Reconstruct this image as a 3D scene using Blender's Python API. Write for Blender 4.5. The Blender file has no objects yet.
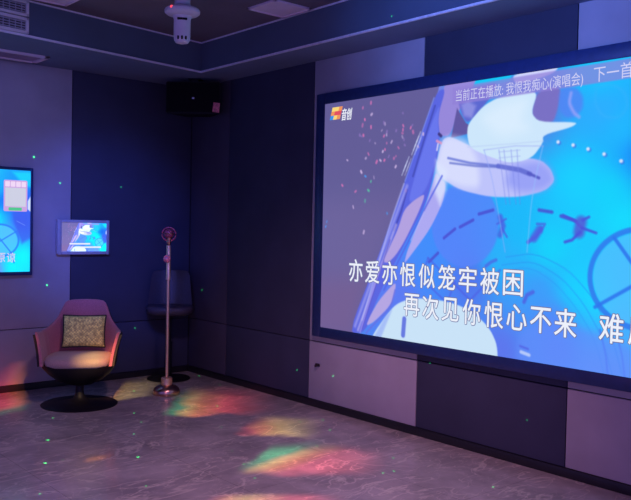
import bpy, bmesh, math, random
import numpy as np
from mathutils import Vector, Matrix

sc = bpy.context.scene
col = bpy.data.collections.new('karaoke_room'); sc.collection.children.link(col)
R = math.radians

# ------------------------------------------------------------------ helpers
def lin(c, k=1.0):
    return tuple(((v/255/12.92) if v/255 <= .04045 else ((v/255+.055)/1.055)**2.4)*k for v in c) + (1.0,)

def link(o, parent=None):
    col.objects.link(o)
    if parent is not None: o.parent = parent
    return o

def obj(name, bm, mat, parent=None, smooth=True, angle=40):
    me = bpy.data.meshes.new(name)
    bmesh.ops.recalc_face_normals(bm, faces=bm.faces)
    if smooth:
        for f in bm.faces: f.smooth = True
        for e in bm.edges:
            if len(e.link_faces) == 2 and e.calc_face_angle(0) > R(angle): e.smooth = False
    bm.to_mesh(me); bm.free()
    for m in (mat if isinstance(mat, (list, tuple)) else [mat]): me.materials.append(m)
    return link(bpy.data.objects.new(name, me), parent)

def thing(name, label, cat, loc=(0, 0, 0), rz=0, group=None):
    o = bpy.data.objects.new(name, None); o.empty_display_size = .1
    o.location = loc; o.rotation_euler = (0, 0, rz)
    link(o); o['label'] = label; o['category'] = cat
    if group: o['group'] = group
    return o

def struct(o):
    o['kind'] = 'structure'; return o

def box(bm, c, s, rot=None, bev=0, seg=2, mi=0):
    g = bmesh.ops.create_cube(bm, size=1)
    vs = g['verts']
    bmesh.ops.scale(bm, vec=s, verts=vs)
    fs = list({f for v in vs for f in v.link_faces})
    if bev:
        es = list({e for v in vs for e in v.link_edges})
        r = bmesh.ops.bevel(bm, geom=es, offset=bev, segments=seg, affect='EDGES', profile=.5)
        vs = list({v for f in r['faces'] for v in f.verts} | {v for v in vs if v.is_valid})
    if rot is not None: bmesh.ops.rotate(bm, cent=(0, 0, 0), matrix=rot, verts=vs)
    bmesh.ops.translate(bm, vec=c, verts=vs)
    for f in {f for v in vs for f in v.link_faces}: f.material_index = mi
    return vs

def lathe(bm, prof, n=40, c=(0, 0, 0), axis='Z', cap=True):
    rings = []
    for r, z in prof:
        ring = []
        for i in range(n):
            a = 2*math.pi*i/n
            p = (r*math.cos(a), r*math.sin(a), z)
            if axis == 'Y': p = (p[0], p[2], p[1])
            if axis == 'X': p = (p[2], p[0], p[1])
            ring.append(bm.verts.new((p[0]+c[0], p[1]+c[1], p[2]+c[2])))
        rings.append(ring)
    for a, b in zip(rings, rings[1:]):
        for i in range(n):
            bm.faces.new((a[i], a[(i+1) % n], b[(i+1) % n], b[i]))
    if cap:
        bm.faces.new(rings[0][::-1]); bm.faces.new(rings[-1])

def tube(bm, pts, r, n=10, closed=False):
    pts = [Vector(p) for p in pts]; rings = []; m = len(pts); up = Vector((0, 0, 1))
    for i, p in enumerate(pts):
        if closed: d = pts[(i+1) % m]-pts[i-1]
        else: d = pts[min(i+1, m-1)]-pts[max(i-1, 0)]
        d.normalize()
        u = d.cross(up)
        if u.length < 1e-4: u = d.cross(Vector((1, 0, 0)))
        u.normalize(); v = u.cross(d)
        rr = r[i] if isinstance(r, (list, tuple)) else r
        rings.append([bm.verts.new(p+(u*math.cos(2*math.pi*k/n)+v*math.sin(2*math.pi*k/n))*rr) for k in range(n)])
    for i in range(m if closed else m-1):
        a, b = rings[i], rings[(i+1) % m]
        for k in range(n): bm.faces.new((a[k], a[(k+1) % n], b[(k+1) % n], b[k]))
    if not closed:
        bm.faces.new(rings[0]); bm.faces.new(rings[-1][::-1])

def grid_faces(bm, rows, close_u=False):
    for a, b in zip(rows, rows[1:]):
        n = len(a)
        for i in range(n if close_u else n-1):
            j = (i+1) % n
            bm.faces.new((a[i], a[j], b[j], b[i]))

def quad_prism(bm, pts, z0, z1, mi=0):
    lo = [bm.verts.new((x, y, z0)) for x, y in pts]; hi = [bm.verts.new((x, y, z1)) for x, y in pts]
    fs = [bm.faces.new(lo[::-1]), bm.faces.new(hi)]
    n = len(pts)
    for i in range(n): fs.append(bm.faces.new((lo[i], lo[(i+1) % n], hi[(i+1) % n], hi[i])))
    for f in fs: f.material_index = mi

# ------------------------------------------------------------------ materials
def nt(name):
    m = bpy.data.materials.new(name); m.use_nodes = True
    t = m.node_tree; b = t.nodes['Principled BSDF']
    return m, t, b

def N(t, kind, **kw):
    n = t.nodes.new(kind)
    for k, v in kw.items(): setattr(n, k, v)
    return n

def surf(name, c, rough=.6, metal=0, noise=0, scale=80, bump=0, spec=.5, stretch=(1, 1, 1), coat=0, sheen=0):
    m, t, b = nt(name)
    b.inputs['Roughness'].default_value = rough; b.inputs['Metallic'].default_value = metal
    b.inputs['Specular IOR Level'].default_value = spec
    b.inputs['Coat Weight'].default_value = coat; b.inputs['Sheen Weight'].default_value = sheen
    c = c if len(c) == 4 else tuple(c)+(1,)
    b.inputs['Base Color'].default_value = c
    tc = N(t, 'ShaderNodeTexCoord'); mp = N(t, 'ShaderNodeMapping'); mp.inputs['Scale'].default_value = stretch
    nz = N(t, 'ShaderNodeTexNoise'); nz.inputs['Scale'].default_value = scale; nz.inputs['Detail'].default_value = 4
    t.links.new(tc.outputs['Object'], mp.inputs['Vector']); t.links.new(mp.outputs['Vector'], nz.inputs['Vector'])
    rp = N(t, 'ShaderNodeValToRGB')
    k = 1-noise
    rp.color_ramp.elements[0].position = .3; rp.color_ramp.elements[1].position = .7
    rp.color_ramp.elements[0].color = tuple(v*k for v in c[:3])+(1,)
    rp.color_ramp.elements[1].color = tuple(min(1, v*(1+noise*.6)) for v in c[:3])+(1,)
    t.links.new(nz.outputs['Fac'], rp.inputs['Fac']); t.links.new(rp.outputs['Color'], b.inputs['Base Color'])
    if bump:
        bp = N(t, 'ShaderNodeBump'); bp.inputs['Strength'].default_value = bump; bp.inputs['Distance'].default_value = .002
        t.links.new(nz.outputs['Fac'], bp.inputs['Height']); t.links.new(bp.outputs['Normal'], b.inputs['Normal'])
    return m

def glow(name, c, s=1.0):
    m, t, b = nt(name)
    b.inputs['Base Color'].default_value = (0.01, 0.01, 0.01, 1); b.inputs['Emission Color'].default_value = c
    b.inputs['Emission Strength'].default_value = s
    return m

def display_mat(name, strength, gamma=1.0):
    m, t, b = nt(name)
    b.inputs['Base Color'].default_value = (.02, .02, .025, 1); b.inputs['Roughness'].default_value = .35
    a = N(t, 'ShaderNodeVertexColor', layer_name='picture')
    t.links.new(a.outputs['Color'], b.inputs['Emission Color'])
    b.inputs['Emission Strength'].default_value = strength
    return m

def marble(name):
    m, t, b = nt(name)
    tc = N(t, 'ShaderNodeTexCoord')
    L = t.links.new
    def veins(scale, width, seed, rot, sc_):
        mp = N(t, 'ShaderNodeMapping'); mp.inputs['Location'].default_value = (seed, seed*.7, 0)
        mp.inputs['Rotation'].default_value = (0, 0, rot); mp.inputs['Scale'].default_value = sc_
        L(tc.outputs['Object'], mp.inputs['Vector'])
        nz = N(t, 'ShaderNodeTexNoise'); nz.inputs['Scale'].default_value = scale; nz.inputs['Detail'].default_value = 5
        nz.inputs['Distortion'].default_value = .6
        L(mp.outputs['Vector'], nz.inputs['Vector'])
        s = N(t, 'ShaderNodeMath', operation='SUBTRACT'); s.inputs[1].default_value = .5; L(nz.outputs['Fac'], s.inputs[0])
        a = N(t, 'ShaderNodeMath', operation='ABSOLUTE'); L(s.outputs[0], a.inputs[0])
        mr = N(t, 'ShaderNodeMapRange', interpolation_type='SMOOTHSTEP')
        mr.inputs['From Min'].default_value = 0; mr.inputs['From Max'].default_value = width
        mr.inputs['To Min'].default_value = 1; mr.inputs['To Max'].default_value = 0
        L(a.outputs[0], mr.inputs['Value']); return mr.outputs['Result']
    v1 = veins(1.5, .016, 3.1, .6, (1, 2.4, 1)); v2 = veins(1.9, .014, 9.7, -.5, (1, 2.6, 1)); v3 = veins(4, .016, 5.2, .2, (1, 1.4, 1))
    def add(a, b_, k):
        m_ = N(t, 'ShaderNodeMath', operation='MULTIPLY_ADD'); L(b_, m_.inputs[0]); m_.inputs[1].default_value = k; L(a, m_.inputs[2]); return m_.outputs[0]
    v = add(v1, v2, .8); v = add(v, v3, .4); v = add(N(t, 'ShaderNodeValue').outputs[0], v, .75)
    cl = N(t, 'ShaderNodeNewGeometry')
    nz = N(t, 'ShaderNodeTexNoise'); nz.inputs['Scale'].default_value = 2.6; nz.inputs['Detail'].default_value = 7; nz.inputs['Roughness'].default_value = .65
    L(tc.outputs['Object'], nz.inputs['Vector'])
    rp = N(t, 'ShaderNodeValToRGB'); rp.color_ramp.elements[0].position = .36; rp.color_ramp.elements[1].position = .68
    rp.color_ramp.elements[0].color = (.25, .235, .235, 1); rp.color_ramp.elements[1].color = (.42, .385, .38, 1)
    L(nz.outputs['Fac'], rp.inputs['Fac'])
    mx = N(t, 'ShaderNodeMix', data_type='RGBA'); L(v, mx.inputs[0]); L(rp.outputs['Color'], mx.inputs[6]); mx.inputs[7].default_value = (.55, .50, .44, 1)
    # tile joints
    br = N(t, 'ShaderNodeTexBrick'); br.offset = 0; br.inputs['Scale'].default_value = 1; br.inputs['Mortar Size'].default_value = .0016
    br.inputs['Brick Width'].default_value = .8; br.inputs['Row Height'].default_value = .8
    br.inputs['Color1'].default_value = br.inputs['Color2'].default_value = (1, 1, 1, 1); br.inputs['Mortar'].default_value = (.55, .55, .55, 1)
    L(tc.outputs['Object'], br.inputs['Vector'])
    ml = N(t, 'ShaderNodeMix', data_type='RGBA', blend_type='MULTIPLY'); ml.inputs[0].default_value = 1
    L(mx.outputs[2], ml.inputs[6]); L(br.outputs['Color'], ml.inputs[7]); L(ml.outputs[2], b.inputs['Base Color'])
    r2 = N(t, 'ShaderNodeMapRange'); r2.inputs['To Min'].default_value = .12; r2.inputs['To Max'].default_value = .26
    L(nz.outputs['Fac'], r2.inputs['Value']); L(r2.outputs['Result'], b.inputs['Roughness'])
    b.inputs['Specular IOR Level'].default_value = .45
    return m

def weave(name, c1, c2, scale):
    m, t, b = nt(name); L = t.links.new
    tc = N(t, 'ShaderNodeTexCoord')
    ck = N(t, 'ShaderNodeTexChecker'); ck.inputs['Scale'].default_value = scale; ck.inputs['Color1'].default_value = c1; ck.inputs['Color2'].default_value = c2
    L(tc.outputs['Object'], ck.inputs['Vector'])
    nz = N(t, 'ShaderNodeTexNoise'); nz.inputs['Scale'].default_value = scale*.55; L(tc.outputs['Object'], nz.inputs['Vector'])
    mx = N(t, 'ShaderNodeMix', data_type='RGBA', blend_type='MULTIPLY'); mx.inputs[0].default_value = .75
    rp = N(t, 'ShaderNodeValToRGB'); rp.color_ramp.elements[0].position = .35; rp.color_ramp.elements[1].position = .65
    rp.color_ramp.elements[0].color = (.45, .42, .35, 1); rp.color_ramp.elements[1].color = (1.2, 1.15, 1.05, 1)
    L(nz.outputs['Fac'], rp.inputs['Fac']); L(ck.outputs['Color'], mx.inputs[6]); L(rp.outputs['Color'], mx.inputs[7]); L(mx.outputs[2], b.inputs['Base Color'])
    bp = N(t, 'ShaderNodeBump'); bp.inputs['Strength'].default_value = .5; bp.inputs['Distance'].default_value = .003
    L(nz.outputs['Fac'], bp.inputs['Height']); L(bp.outputs['Normal'], b.inputs['Normal']); b.inputs['Roughness'].default_value = .9
    return m

M = dict(
    light_panel=surf('light_panel_fabric', (.40, .37, .42), .85, noise=.10, scale=3, spec=.2),
    dark_panel=surf('dark_panel_fabric', (.045, .048, .085), .8, noise=.12, scale=3, spec=.25),
    mid_panel=surf('mid_panel_fabric', (.060, .054, .085), .8, noise=.12, scale=3, spec=.25),
    gap=surf('dark_gap', (.008, .008, .012), .9),
    floor=marble('polished_marble'),
    base=surf('black_skirting', (.012, .011, .016), .45, noise=.2, scale=10),
    ceil=surf('ceiling_paint', (.15, .13, .16), .8, noise=.15, scale=2.2),
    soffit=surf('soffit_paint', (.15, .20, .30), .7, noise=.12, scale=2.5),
    fascia=surf('fascia_laminate', (.085, .12, .18), .5, noise=.1, scale=2.5),
    trim=surf('brushed_metal_trim', (.85, .84, .95), .4, metal=.2, noise=.15, scale=40, stretch=(.1, 1, 1)),
    white=surf('white_plastic', (.72, .70, .72), .4, noise=.05, scale=15),
    ventin=surf('vent_dark', (.05, .045, .05), .8, noise=.2, scale=30),
    black=surf('black_plastic', (.004, .004, .006), .55, noise=.25, scale=60, spec=.3),
    bezel=surf('haze_tinted_bezel', (.016, .036, .13), .4, noise=.15, scale=30),  # blue of the screen's bloom and haze put into the base colour
    tabframe=surf('grey_plastic_frame', (.42, .42, .48), .45, noise=.08, scale=20),
    mauve=surf('mauve_upholstery', (.46, .17, .22), .85, noise=.22, scale=160, bump=.5, sheen=.3),
    seatfab=surf('taupe_upholstery', (.42, .29, .27), .85, noise=.22, scale=160, bump=.5, sheen=.3),
    shell=surf('black_shell', (.006, .005, .009), .55, noise=.3, scale=40, spec=.3),
    pillow=weave('woven_beige', (.92, .95, .32, 1), (.62, .68, .24, 1), 75),
    piping=surf('dark_piping', (.03, .028, .03), .9, noise=.3, scale=100),
    copper=surf('rose_copper', (.72, .40, .30), .28, metal=1, noise=.12, scale=25),
    copperdull=surf('satin_copper', (.74, .50, .34), .45, metal=.8, noise=.12, scale=25),
    pink=surf('pink_knob', (.90, .24, .26), .4, metal=.2, noise=.1, scale=40),
    mesh=surf('dark_red_mesh', (.45, .08, .12), .5, metal=.4, noise=.5, scale=220, bump=.8),
    stool=surf('charcoal_leather', (.045, .038, .060), .55, noise=.2, scale=60, bump=.3),
    grille=surf('speaker_grille', (.003, .003, .005), .8, noise=.5, scale=300, bump=.6, spec=.15),
    sticker=surf('pink_sticker', (.80, .22, .24), .6, noise=.45, scale=70),
    badge=surf('silver_badge', (.6, .6, .65), .3, metal=.8),
    lamp=surf('unlit_diffuser', (.80, .66, .76), .5, noise=.06, scale=8),
    mark=surf('dark_scuff', (.02, .012, .02), .8, noise=.4, scale=100),
)
CTRL = [(0.3461, 0.0465, 120, 120, 220), (0.7472, 0.0273, 0, 200, 250), (0.4542, -0.0139, 40, 170, 240), (0.6247, 0.1341, 90, 120, 220), (0.7498, 0.1556, 40, 170, 250), (0.7985, 0.2265, 20, 190, 250), (0.7142, 0.378, 10, 210, 255), (0.8041, 0.5081, 0, 226, 252), (0.6558, 0.6115, 0, 216, 250), (0.774, 0.4135, 0, 214, 248), (0.5868, 0.5285, 15, 185, 248), (0.5418, 0.6545, 30, 180, 250), (0.3846, 0.59, 60, 140, 250), (0.3585, 0.7079, 60, 140, 250), (0.2706, 0.7979, 90, 120, 240), (0.4679, 0.7346, 80, 110, 235), (0.6365, 0.7497, 60, 150, 248), (0.711, 0.7398, 0, 215, 255), (0.7515, 0.7671, 10, 220, 255), (0.8106, 0.8525, 70, 170, 255), (0.6835, 0.9454, 90, 130, 248), (0.7655, 0.9907, 100, 150, 250), (0.548, 0.9768, 90, 115, 235), (0.8132, 0.9936, 100, 150, 250), (0.6708, 0.8467, 90, 125, 245), (0.95, 0.1, 20, 150, 245), (0.9, 0.3, 20, 85, 235), (0.95, 0.5, 60, 70, 220), (0.87, 0.6, 60, 160, 250), (0.85, 0.75, 40, 190, 255), (0.95, 0.85, 0, 235, 255), (0.9, 0.95, 0, 240, 255), (0.84, 0.3, 10, 110, 245), (1.0, 0.3, 40, 90, 230)]
ART = [
  ('p',(85,130,248),0.8,0.01,[(0.5372,0.5308),(0.535,0.5658),(0.5284,0.5991),(0.5179,0.6289),(0.5039,0.6538),(0.4871,0.6726),(0.4684,0.6842),(0.4487,0.6881),(0.429,0.6842),(0.4103,0.6726),(0.3935,0.6538),(0.3795,0.6289),(0.369,0.5991),(0.3624,0.5658),(0.3602,0.5308),(0.3624,0.4958),(0.369,0.4625),(0.3795,0.4327),(0.3935,0.4078),(0.4103,0.389),(0.429,0.3774),(0.4487,0.3735),(0.4684,0.3774),(0.4871,0.389),(0.5039,0.4078),(0.5179,0.4327),(0.5284,0.4625),(0.535,0.4958),(0.5372,0.5308)]),
  ('p',(80,190,252),0.75,0.006,[(0.93,0.69),(0.9277,0.7223),(0.9209,0.7529),(0.9099,0.7804),(0.8954,0.8034),(0.8779,0.8206),(0.8585,0.8314),(0.838,0.835),(0.8175,0.8314),(0.7981,0.8206),(0.7806,0.8034),(0.7661,0.7804),(0.7551,0.7529),(0.7483,0.7223),(0.746,0.69),(0.7483,0.6577),(0.7551,0.6271),(0.7661,0.5996),(0.7806,0.5766),(0.7981,0.5594),(0.8175,0.5486),(0.838,0.545),(0.8585,0.5486),(0.8779,0.5594),(0.8954,0.5766),(0.9099,0.5996),(0.9209,0.6271),(0.9277,0.6577),(0.93,0.69)]),
  ('l',(45,120,235),0.9,0.0025,0.018,[(0.936,0.69),(0.9348,0.7142),(0.9312,0.7379),(0.9253,0.7604),(0.9173,0.7811),(0.9073,0.7996),(0.8956,0.8154),(0.8825,0.8281),(0.8683,0.8374),(0.8533,0.8431),(0.838,0.845),(0.8227,0.8431),(0.8077,0.8374),(0.7935,0.8281),(0.7804,0.8154),(0.7687,0.7996),(0.7587,0.7811),(0.7507,0.7604),(0.7448,0.7379),(0.7412,0.7142),(0.74,0.69),(0.7412,0.6658),(0.7448,0.6421),(0.7507,0.6196),(0.7587,0.5989),(0.7687,0.5804),(0.7804,0.5646),(0.7935,0.5519),(0.8077,0.5426),(0.8227,0.5369),(0.838,0.535),(0.8533,0.5369),(0.8683,0.5426),(0.8825,0.5519),(0.8956,0.5646),(0.9073,0.5804),(0.9173,0.5989),(0.9253,0.6196),(0.9312,0.6421),(0.9348,0.6658),(0.936,0.69)]),
  ('l',(40,115,235),0.9,0.0025,0.012,[(0.785,0.565),(0.895,0.81)]),
  ('l',(40,115,235),0.9,0.0025,0.012,[(0.925,0.6),(0.752,0.79)]),
  ('l',(40,115,235),0.9,0.0025,0.012,[(0.895,0.81),(0.912,0.91)]),
  ('l',(40,130,235),0.55,0.0025,0.003,[(0.5561,0.6429),(0.6228,0.6237),(0.6972,0.6754),(0.7495,0.7642),(0.7867,0.8798),(0.8077,0.9919)]),
  ('l',(40,130,235),0.5,0.0025,0.003,[(0.547,0.6719),(0.6188,0.6516),(0.6832,0.7033),(0.7299,0.7828),(0.7675,0.8839),(0.789,0.9971)]),
  ('l',(40,130,235),0.35,0.0025,0.003,[(0.5398,0.694),(0.6156,0.6731),(0.6714,0.7247),(0.7139,0.7973),(0.7518,0.8868),(0.7737,1.0012)]),
  ('l',(60,100,235),0.7,0.0025,0.006,[(0.7632,0.8618),(0.7763,0.9431),(0.7815,1.0122)]),
  ('l',(60,100,235),0.7,0.0025,0.005,[(0.7982,0.8868),(0.8067,0.9355),(0.8135,1.0093)]),
  ('p',(95,140,248),0.6,0.03,[(0.5937,0.8815),(0.6816,0.8513),(0.7636,0.878),(0.839,0.9088),(0.8416,1.0383),(0.5845,1.0319)]),
  ('l',(70,75,205),0.85,0.0025,0.012,[(0.3549,0.6771),(0.3797,0.6405)]),
  ('l',(70,75,205),0.85,0.0025,0.012,[(0.3954,0.5819),(0.4248,0.5465)]),
  ('l',(70,75,205),0.85,0.0025,0.012,[(0.4382,0.5389),(0.4719,0.5122)]),
  ('l',(70,75,205),0.85,0.0025,0.012,[(0.4866,0.4901),(0.5215,0.4756)]),
  ('l',(70,75,205),0.85,0.0025,0.012,[(0.629,0.4762),(0.6574,0.4832)]),
  ('l',(70,75,205),0.85,0.0025,0.012,[(0.677,0.4965),(0.7087,0.5128)]),
  ('l',(75,85,220),0.55,0.006,0.008,[(0.352,0.662),(0.333,0.7422)]),
  ('l',(75,85,220),0.55,0.006,0.008,[(0.333,0.7422),(0.4085,0.8293)]),
  ('l',(75,85,220),0.55,0.006,0.008,[(0.352,0.662),(0.4696,0.8089)]),
  ('l',(75,85,220),0.55,0.006,0.008,[(0.4085,0.8293),(0.4287,0.7468)]),
  ('l',(75,85,220),0.55,0.006,0.008,[(0.4696,0.8089),(0.5424,0.6905)]),
  ('l',(75,92,222),0.8,0.01,0.022,[(0.5391,0.5006),(0.547,0.5325),(0.5401,0.565)]),
  ('l',(75,92,222),0.8,0.0025,0.007,[(0.5323,0.5256),(0.5535,0.5075)]),
  ('l',(75,92,222),0.8,0.0025,0.007,[(0.5447,0.5401),(0.5571,0.5714)]),
  ('l',(75,92,222),0.8,0.01,0.03,[(0.6303,0.5447),(0.6195,0.5726)]),
  ('l',(75,92,222),0.85,0.0025,0.014,[(0.6345,0.5377),(0.6241,0.565),(0.6064,0.5871)]),
  ('l',(75,92,222),0.8,0.0025,0.008,[(0.6254,0.5238),(0.643,0.5238),(0.6349,0.5511)]),
  ('l',(70,80,215),0.9,0.0025,0.008,[(0.6812,0.493),(0.7044,0.5093),(0.7211,0.5354)]),
  ('l',(85,85,210),0.85,0.014,0.04,[(0.7188,0.5157),(0.7155,0.5488)]),
  ('l',(70,80,215),0.9,0.0025,0.009,[(0.7227,0.5093),(0.7345,0.4994)]),
  ('l',(70,80,215),0.9,0.0025,0.009,[(0.7211,0.5354),(0.7495,0.5505)]),
  ('l',(70,80,215),0.9,0.0025,0.01,[(0.7175,0.5488),(0.7015,0.5755),(0.6871,0.583)]),
  ('l',(75,92,222),0.7,0.0025,0.012,[(0.5078,0.6789),(0.5199,0.6638),(0.5323,0.6551)]),
  ('l',(75,92,222),0.8,0.0025,0.014,[(0.6012,0.7962),(0.6074,0.7712),(0.6208,0.759)]),
  ('l',(200,215,250),0.8,0.0025,0.012,[(0.5976,0.9721),(0.6159,0.9785)]),
  ('l',(75,92,222),0.7,0.0025,0.008,[(0.595,0.9518),(0.6133,0.9582)]),
  ('p',(120,110,190),1,0.008,[(0.6188,0.0645),(0.6708,0.0621),(0.6639,0.1341),(0.6541,0.1829),(0.6234,0.1783),(0.6048,0.144)]),
  ('p',(80,130,240),0.8,0.012,[(0.6649,0.0807),(0.6796,0.0674),(0.7025,0.0755),(0.7152,0.1039),(0.7159,0.1434),(0.7021,0.1702),(0.6812,0.1702),(0.6662,0.1411)]),
  ('l',(165,165,245),0.7,0.008,0.011,[(0.6904,0.0894),(0.6868,0.1214),(0.6979,0.1568),(0.7084,0.1713)]),
  ('l',(70,180,245),0.35,0.01,0.006,[(0.7387,0.083),(0.7714,0.0772),(0.7962,0.1074),(0.8028,0.1527),(0.7887,0.1876),(0.756,0.1789),(0.7397,0.1347),(0.7407,0.09)]),
  ('p',(215,215,250),0.95,0.006,[(0.5584,0.0029),(0.595,-0.0093),(0.6652,-0.0192),(0.6574,0.0122),(0.6117,0.029),(0.5682,0.0331)]),
  ('p',(0,200,245),0.9,0.006,[(0.4647,-0.0041),(0.5581,-0.0075),(0.5538,0.0192),(0.4653,0.0256)]),
  ('p',(150,135,215),1,0.005,[(0.3899,-0.0209),(0.4748,-0.0163),(0.4552,0.0377),(0.4248,0.1069),(0.4049,0.194),(0.3771,0.1905),(0.3673,0.1196),(0.3774,0.0528)]),
  ('p',(95,95,200),0.9,0.008,[(0.418,0.0302),(0.4754,0.0203),(0.53,0.0174),(0.497,0.09),(0.4523,0.1556),(0.4356,0.1231)]),
  ('p',(185,180,240),0.5,0.015,[(0.4323,0.0819),(0.4503,0.0668),(0.4715,0.0923),(0.4621,0.1353),(0.4411,0.1243)]),
  ('p',(95,85,155),1,0.005,[(0.4219,0.0912),(0.4467,0.151),(0.481,0.1858),(0.4075,0.2021)]),
  ('p',(190,195,248),1,0.006,[(0.368,0.3049),(0.383,0.3519),(0.4356,0.4001),(0.513,0.4286),(0.5852,0.4303),(0.6411,0.4111),(0.662,0.3786),(0.6525,0.3374),(0.628,0.3014),(0.5349,0.2822),(0.4588,0.2381),(0.4049,0.194),(0.383,0.2062)]),
  ('p',(225,230,252),0.7,0.03,[(0.368,0.3049),(0.383,0.3519),(0.4353,0.3885),(0.4875,0.3949),(0.4803,0.2915),(0.4532,0.2149),(0.4049,0.194),(0.383,0.2062)]),
  ('p',(140,150,242),0.75,0.035,[(0.5594,0.3165),(0.628,0.3049),(0.6525,0.3374),(0.662,0.3786),(0.6411,0.4082),(0.5894,0.4199),(0.5489,0.3868)]),
  ('p',(205,230,248),1,0.004,[(0.4523,0.1556),(0.4895,0.0958),(0.5287,0.0708),(0.5761,0.0662),(0.6192,0.0679),(0.6048,0.1405),(0.6234,0.1748),(0.7064,0.1876),(0.6946,0.2021),(0.6329,0.2201),(0.6335,0.2474),(0.61,0.2962),(0.5643,0.313),(0.5104,0.2834),(0.4591,0.2456),(0.4503,0.1963)]),
  ('p',(225,240,252),0.6,0.05,[(0.4826,0.1382),(0.5313,0.0964),(0.597,0.0877),(0.5845,0.1614),(0.6035,0.1992),(0.5336,0.2178)]),
  ('l',(185,205,240),0.6,0.0025,0.004,[(0.4536,0.241),(0.5581,0.2422),(0.6335,0.241)]),
  ('l',(105,120,212),0.85,0.0025,0.009,[(0.401,0.277),(0.4601,0.3008),(0.5356,0.3182)]),
  ('l',(85,100,195),0.7,0.0025,0.008,[(0.4068,0.2962),(0.4732,0.313),(0.5356,0.3217)]),
  ('l',(95,105,205),0.9,0.0025,0.017,[(0.5307,0.3177),(0.5832,0.3357),(0.6064,0.3513)]),
  ('l',(80,85,190),0.9,0.0025,0.01,[(0.6019,0.3479),(0.627,0.3664)]),
  ('l',(120,130,225),0.5,0.0025,0.0035,[(0.532,0.2607),(0.5525,0.4541)]),
  ('l',(120,130,225),0.5,0.0025,0.0035,[(0.544,0.2619),(0.562,0.4541)]),
  ('l',(120,130,225),0.5,0.0025,0.0035,[(0.561,0.2636),(0.5761,0.4547)]),
  ('l',(120,130,225),0.5,0.0025,0.0035,[(0.5751,0.2654),(0.5855,0.4547)]),
  ('l',(150,160,230),0.5,0.0025,0.003,[(0.5323,0.2677),(0.5819,0.266)]),
  ('l',(150,160,230),0.5,0.0025,0.003,[(0.5326,0.2892),(0.5823,0.2869)]),
  ('l',(150,160,230),0.5,0.0025,0.003,[(0.5329,0.3107),(0.5826,0.3078)]),
  ('l',(150,170,245),0.6,0.0025,0.004,[(0.495,0.2567),(0.5169,0.36),(0.531,0.4576),(0.5535,0.6249)]),
  ('l',(150,190,250),0.6,0.0025,0.004,[(0.6335,0.2578),(0.6202,0.3554),(0.6107,0.4588),(0.6048,0.622)]),
  ('l',(150,160,235),0.6,0.0025,0.003,[(0.495,0.2567),(0.5702,0.2503),(0.6335,0.2578)]),
  ('l',(60,110,220),0.7,0.004,0.014,[(0.6685,0.2515),(0.6688,0.252)]),
  ('l',(220,230,252),1,0.004,0.011,[(0.6659,0.248),(0.6662,0.248)]),
  ('l',(60,110,220),0.7,0.004,0.014,[(0.7002,0.2654),(0.7005,0.2654)]),
  ('l',(220,230,252),1,0.004,0.011,[(0.6976,0.2619),(0.6979,0.2619)]),
  ('l',(60,110,220),0.7,0.004,0.014,[(0.7309,0.2816),(0.7312,0.2816)]),
  ('l',(220,230,252),1,0.004,0.011,[(0.7283,0.2782),(0.7286,0.2782)]),
  ('l',(60,110,220),0.7,0.004,0.014,[(0.7626,0.3008),(0.7629,0.3014)]),
  ('l',(220,230,252),1,0.004,0.011,[(0.7603,0.2979),(0.7603,0.2979)]),
  ('l',(60,110,220),0.7,0.004,0.014,[(0.7952,0.3264),(0.7956,0.3264)]),
  ('l',(220,230,252),1,0.004,0.011,[(0.793,0.3229),(0.7933,0.3229)]),
  ('p',(98,92,148),1,0.004,[(-0.369,-0.0697),(-0.1031,-0.2242),(0.3892,-0.2108),(0.3735,-0.0093),(0.3631,0.0424),(0.3337,0.1574),(0.2896,0.3223),(0.2046,0.6609),(0.1132,1.0261),(0.0773,1.2189),(-0.2491,1.3118)]),
  ('p',(112,98,152),0.55,0.12,[(-0.0198,0.4274),(0.2641,0.4338),(0.2046,0.6609),(0.1132,1.0261),(-0.04,1.0314)]),
  ('p',(120,92,140),0.5,0.1,[(-0.0211,0.7904),(0.1602,0.7695),(0.1132,1.0261),(-0.04,1.0314)]),
  ('p',(88,100,222),1,0.004,[(0.3628,0.0192),(0.3905,0.0093),(0.3699,0.1127),(0.3771,0.198),(0.368,0.3049),(0.3422,0.4512),(0.2798,0.615),(0.1952,0.8496),(0.1641,0.9895),(0.1021,1.011),(0.2046,0.6481),(0.2893,0.3142)]),
  ('p',(110,125,240),0.7,0.008,[(0.3748,0.0674),(0.3703,0.1278),(0.3745,0.2056),(0.3624,0.3118),(0.3356,0.4117),(0.286,0.4541),(0.316,0.2967),(0.3536,0.133)]),
  ('l',(62,70,170),0.7,0.0025,0.01,[(0.3608,0.0726),(0.3317,0.2003),(0.302,0.3391)]),
  ('l',(60,60,160),0.6,0.0025,0.01,[(0.2847,0.3943),(0.268,0.482),(0.2478,0.5557)]),
  ('l',(120,140,240),0.8,0.0025,0.006,[(0.3575,0.0412),(0.32,0.1905),(0.2781,0.3577)]),
  ('l',(205,215,250),0.75,0.0025,0.0035,[(0.3098,0.205),(0.3209,0.1672)]),
  ('l',(205,215,250),0.55,0.0025,0.003,[(0.3187,0.2062),(0.3268,0.176)]),
  ('l',(205,215,250),0.75,0.0025,0.0035,[(0.3053,0.2213),(0.3164,0.1835)]),
  ('l',(205,215,250),0.55,0.0025,0.003,[(0.3144,0.2224),(0.3226,0.1916)]),
  ('l',(205,215,250),0.75,0.0025,0.0035,[(0.301,0.2375),(0.3121,0.1992)]),
  ('l',(205,215,250),0.55,0.0025,0.003,[(0.3098,0.2387),(0.318,0.2079)]),
  ('l',(205,215,250),0.75,0.0025,0.0035,[(0.2964,0.2538),(0.3075,0.2154)]),
  ('l',(205,215,250),0.55,0.0025,0.003,[(0.3053,0.2544),(0.3138,0.2236)]),
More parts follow.
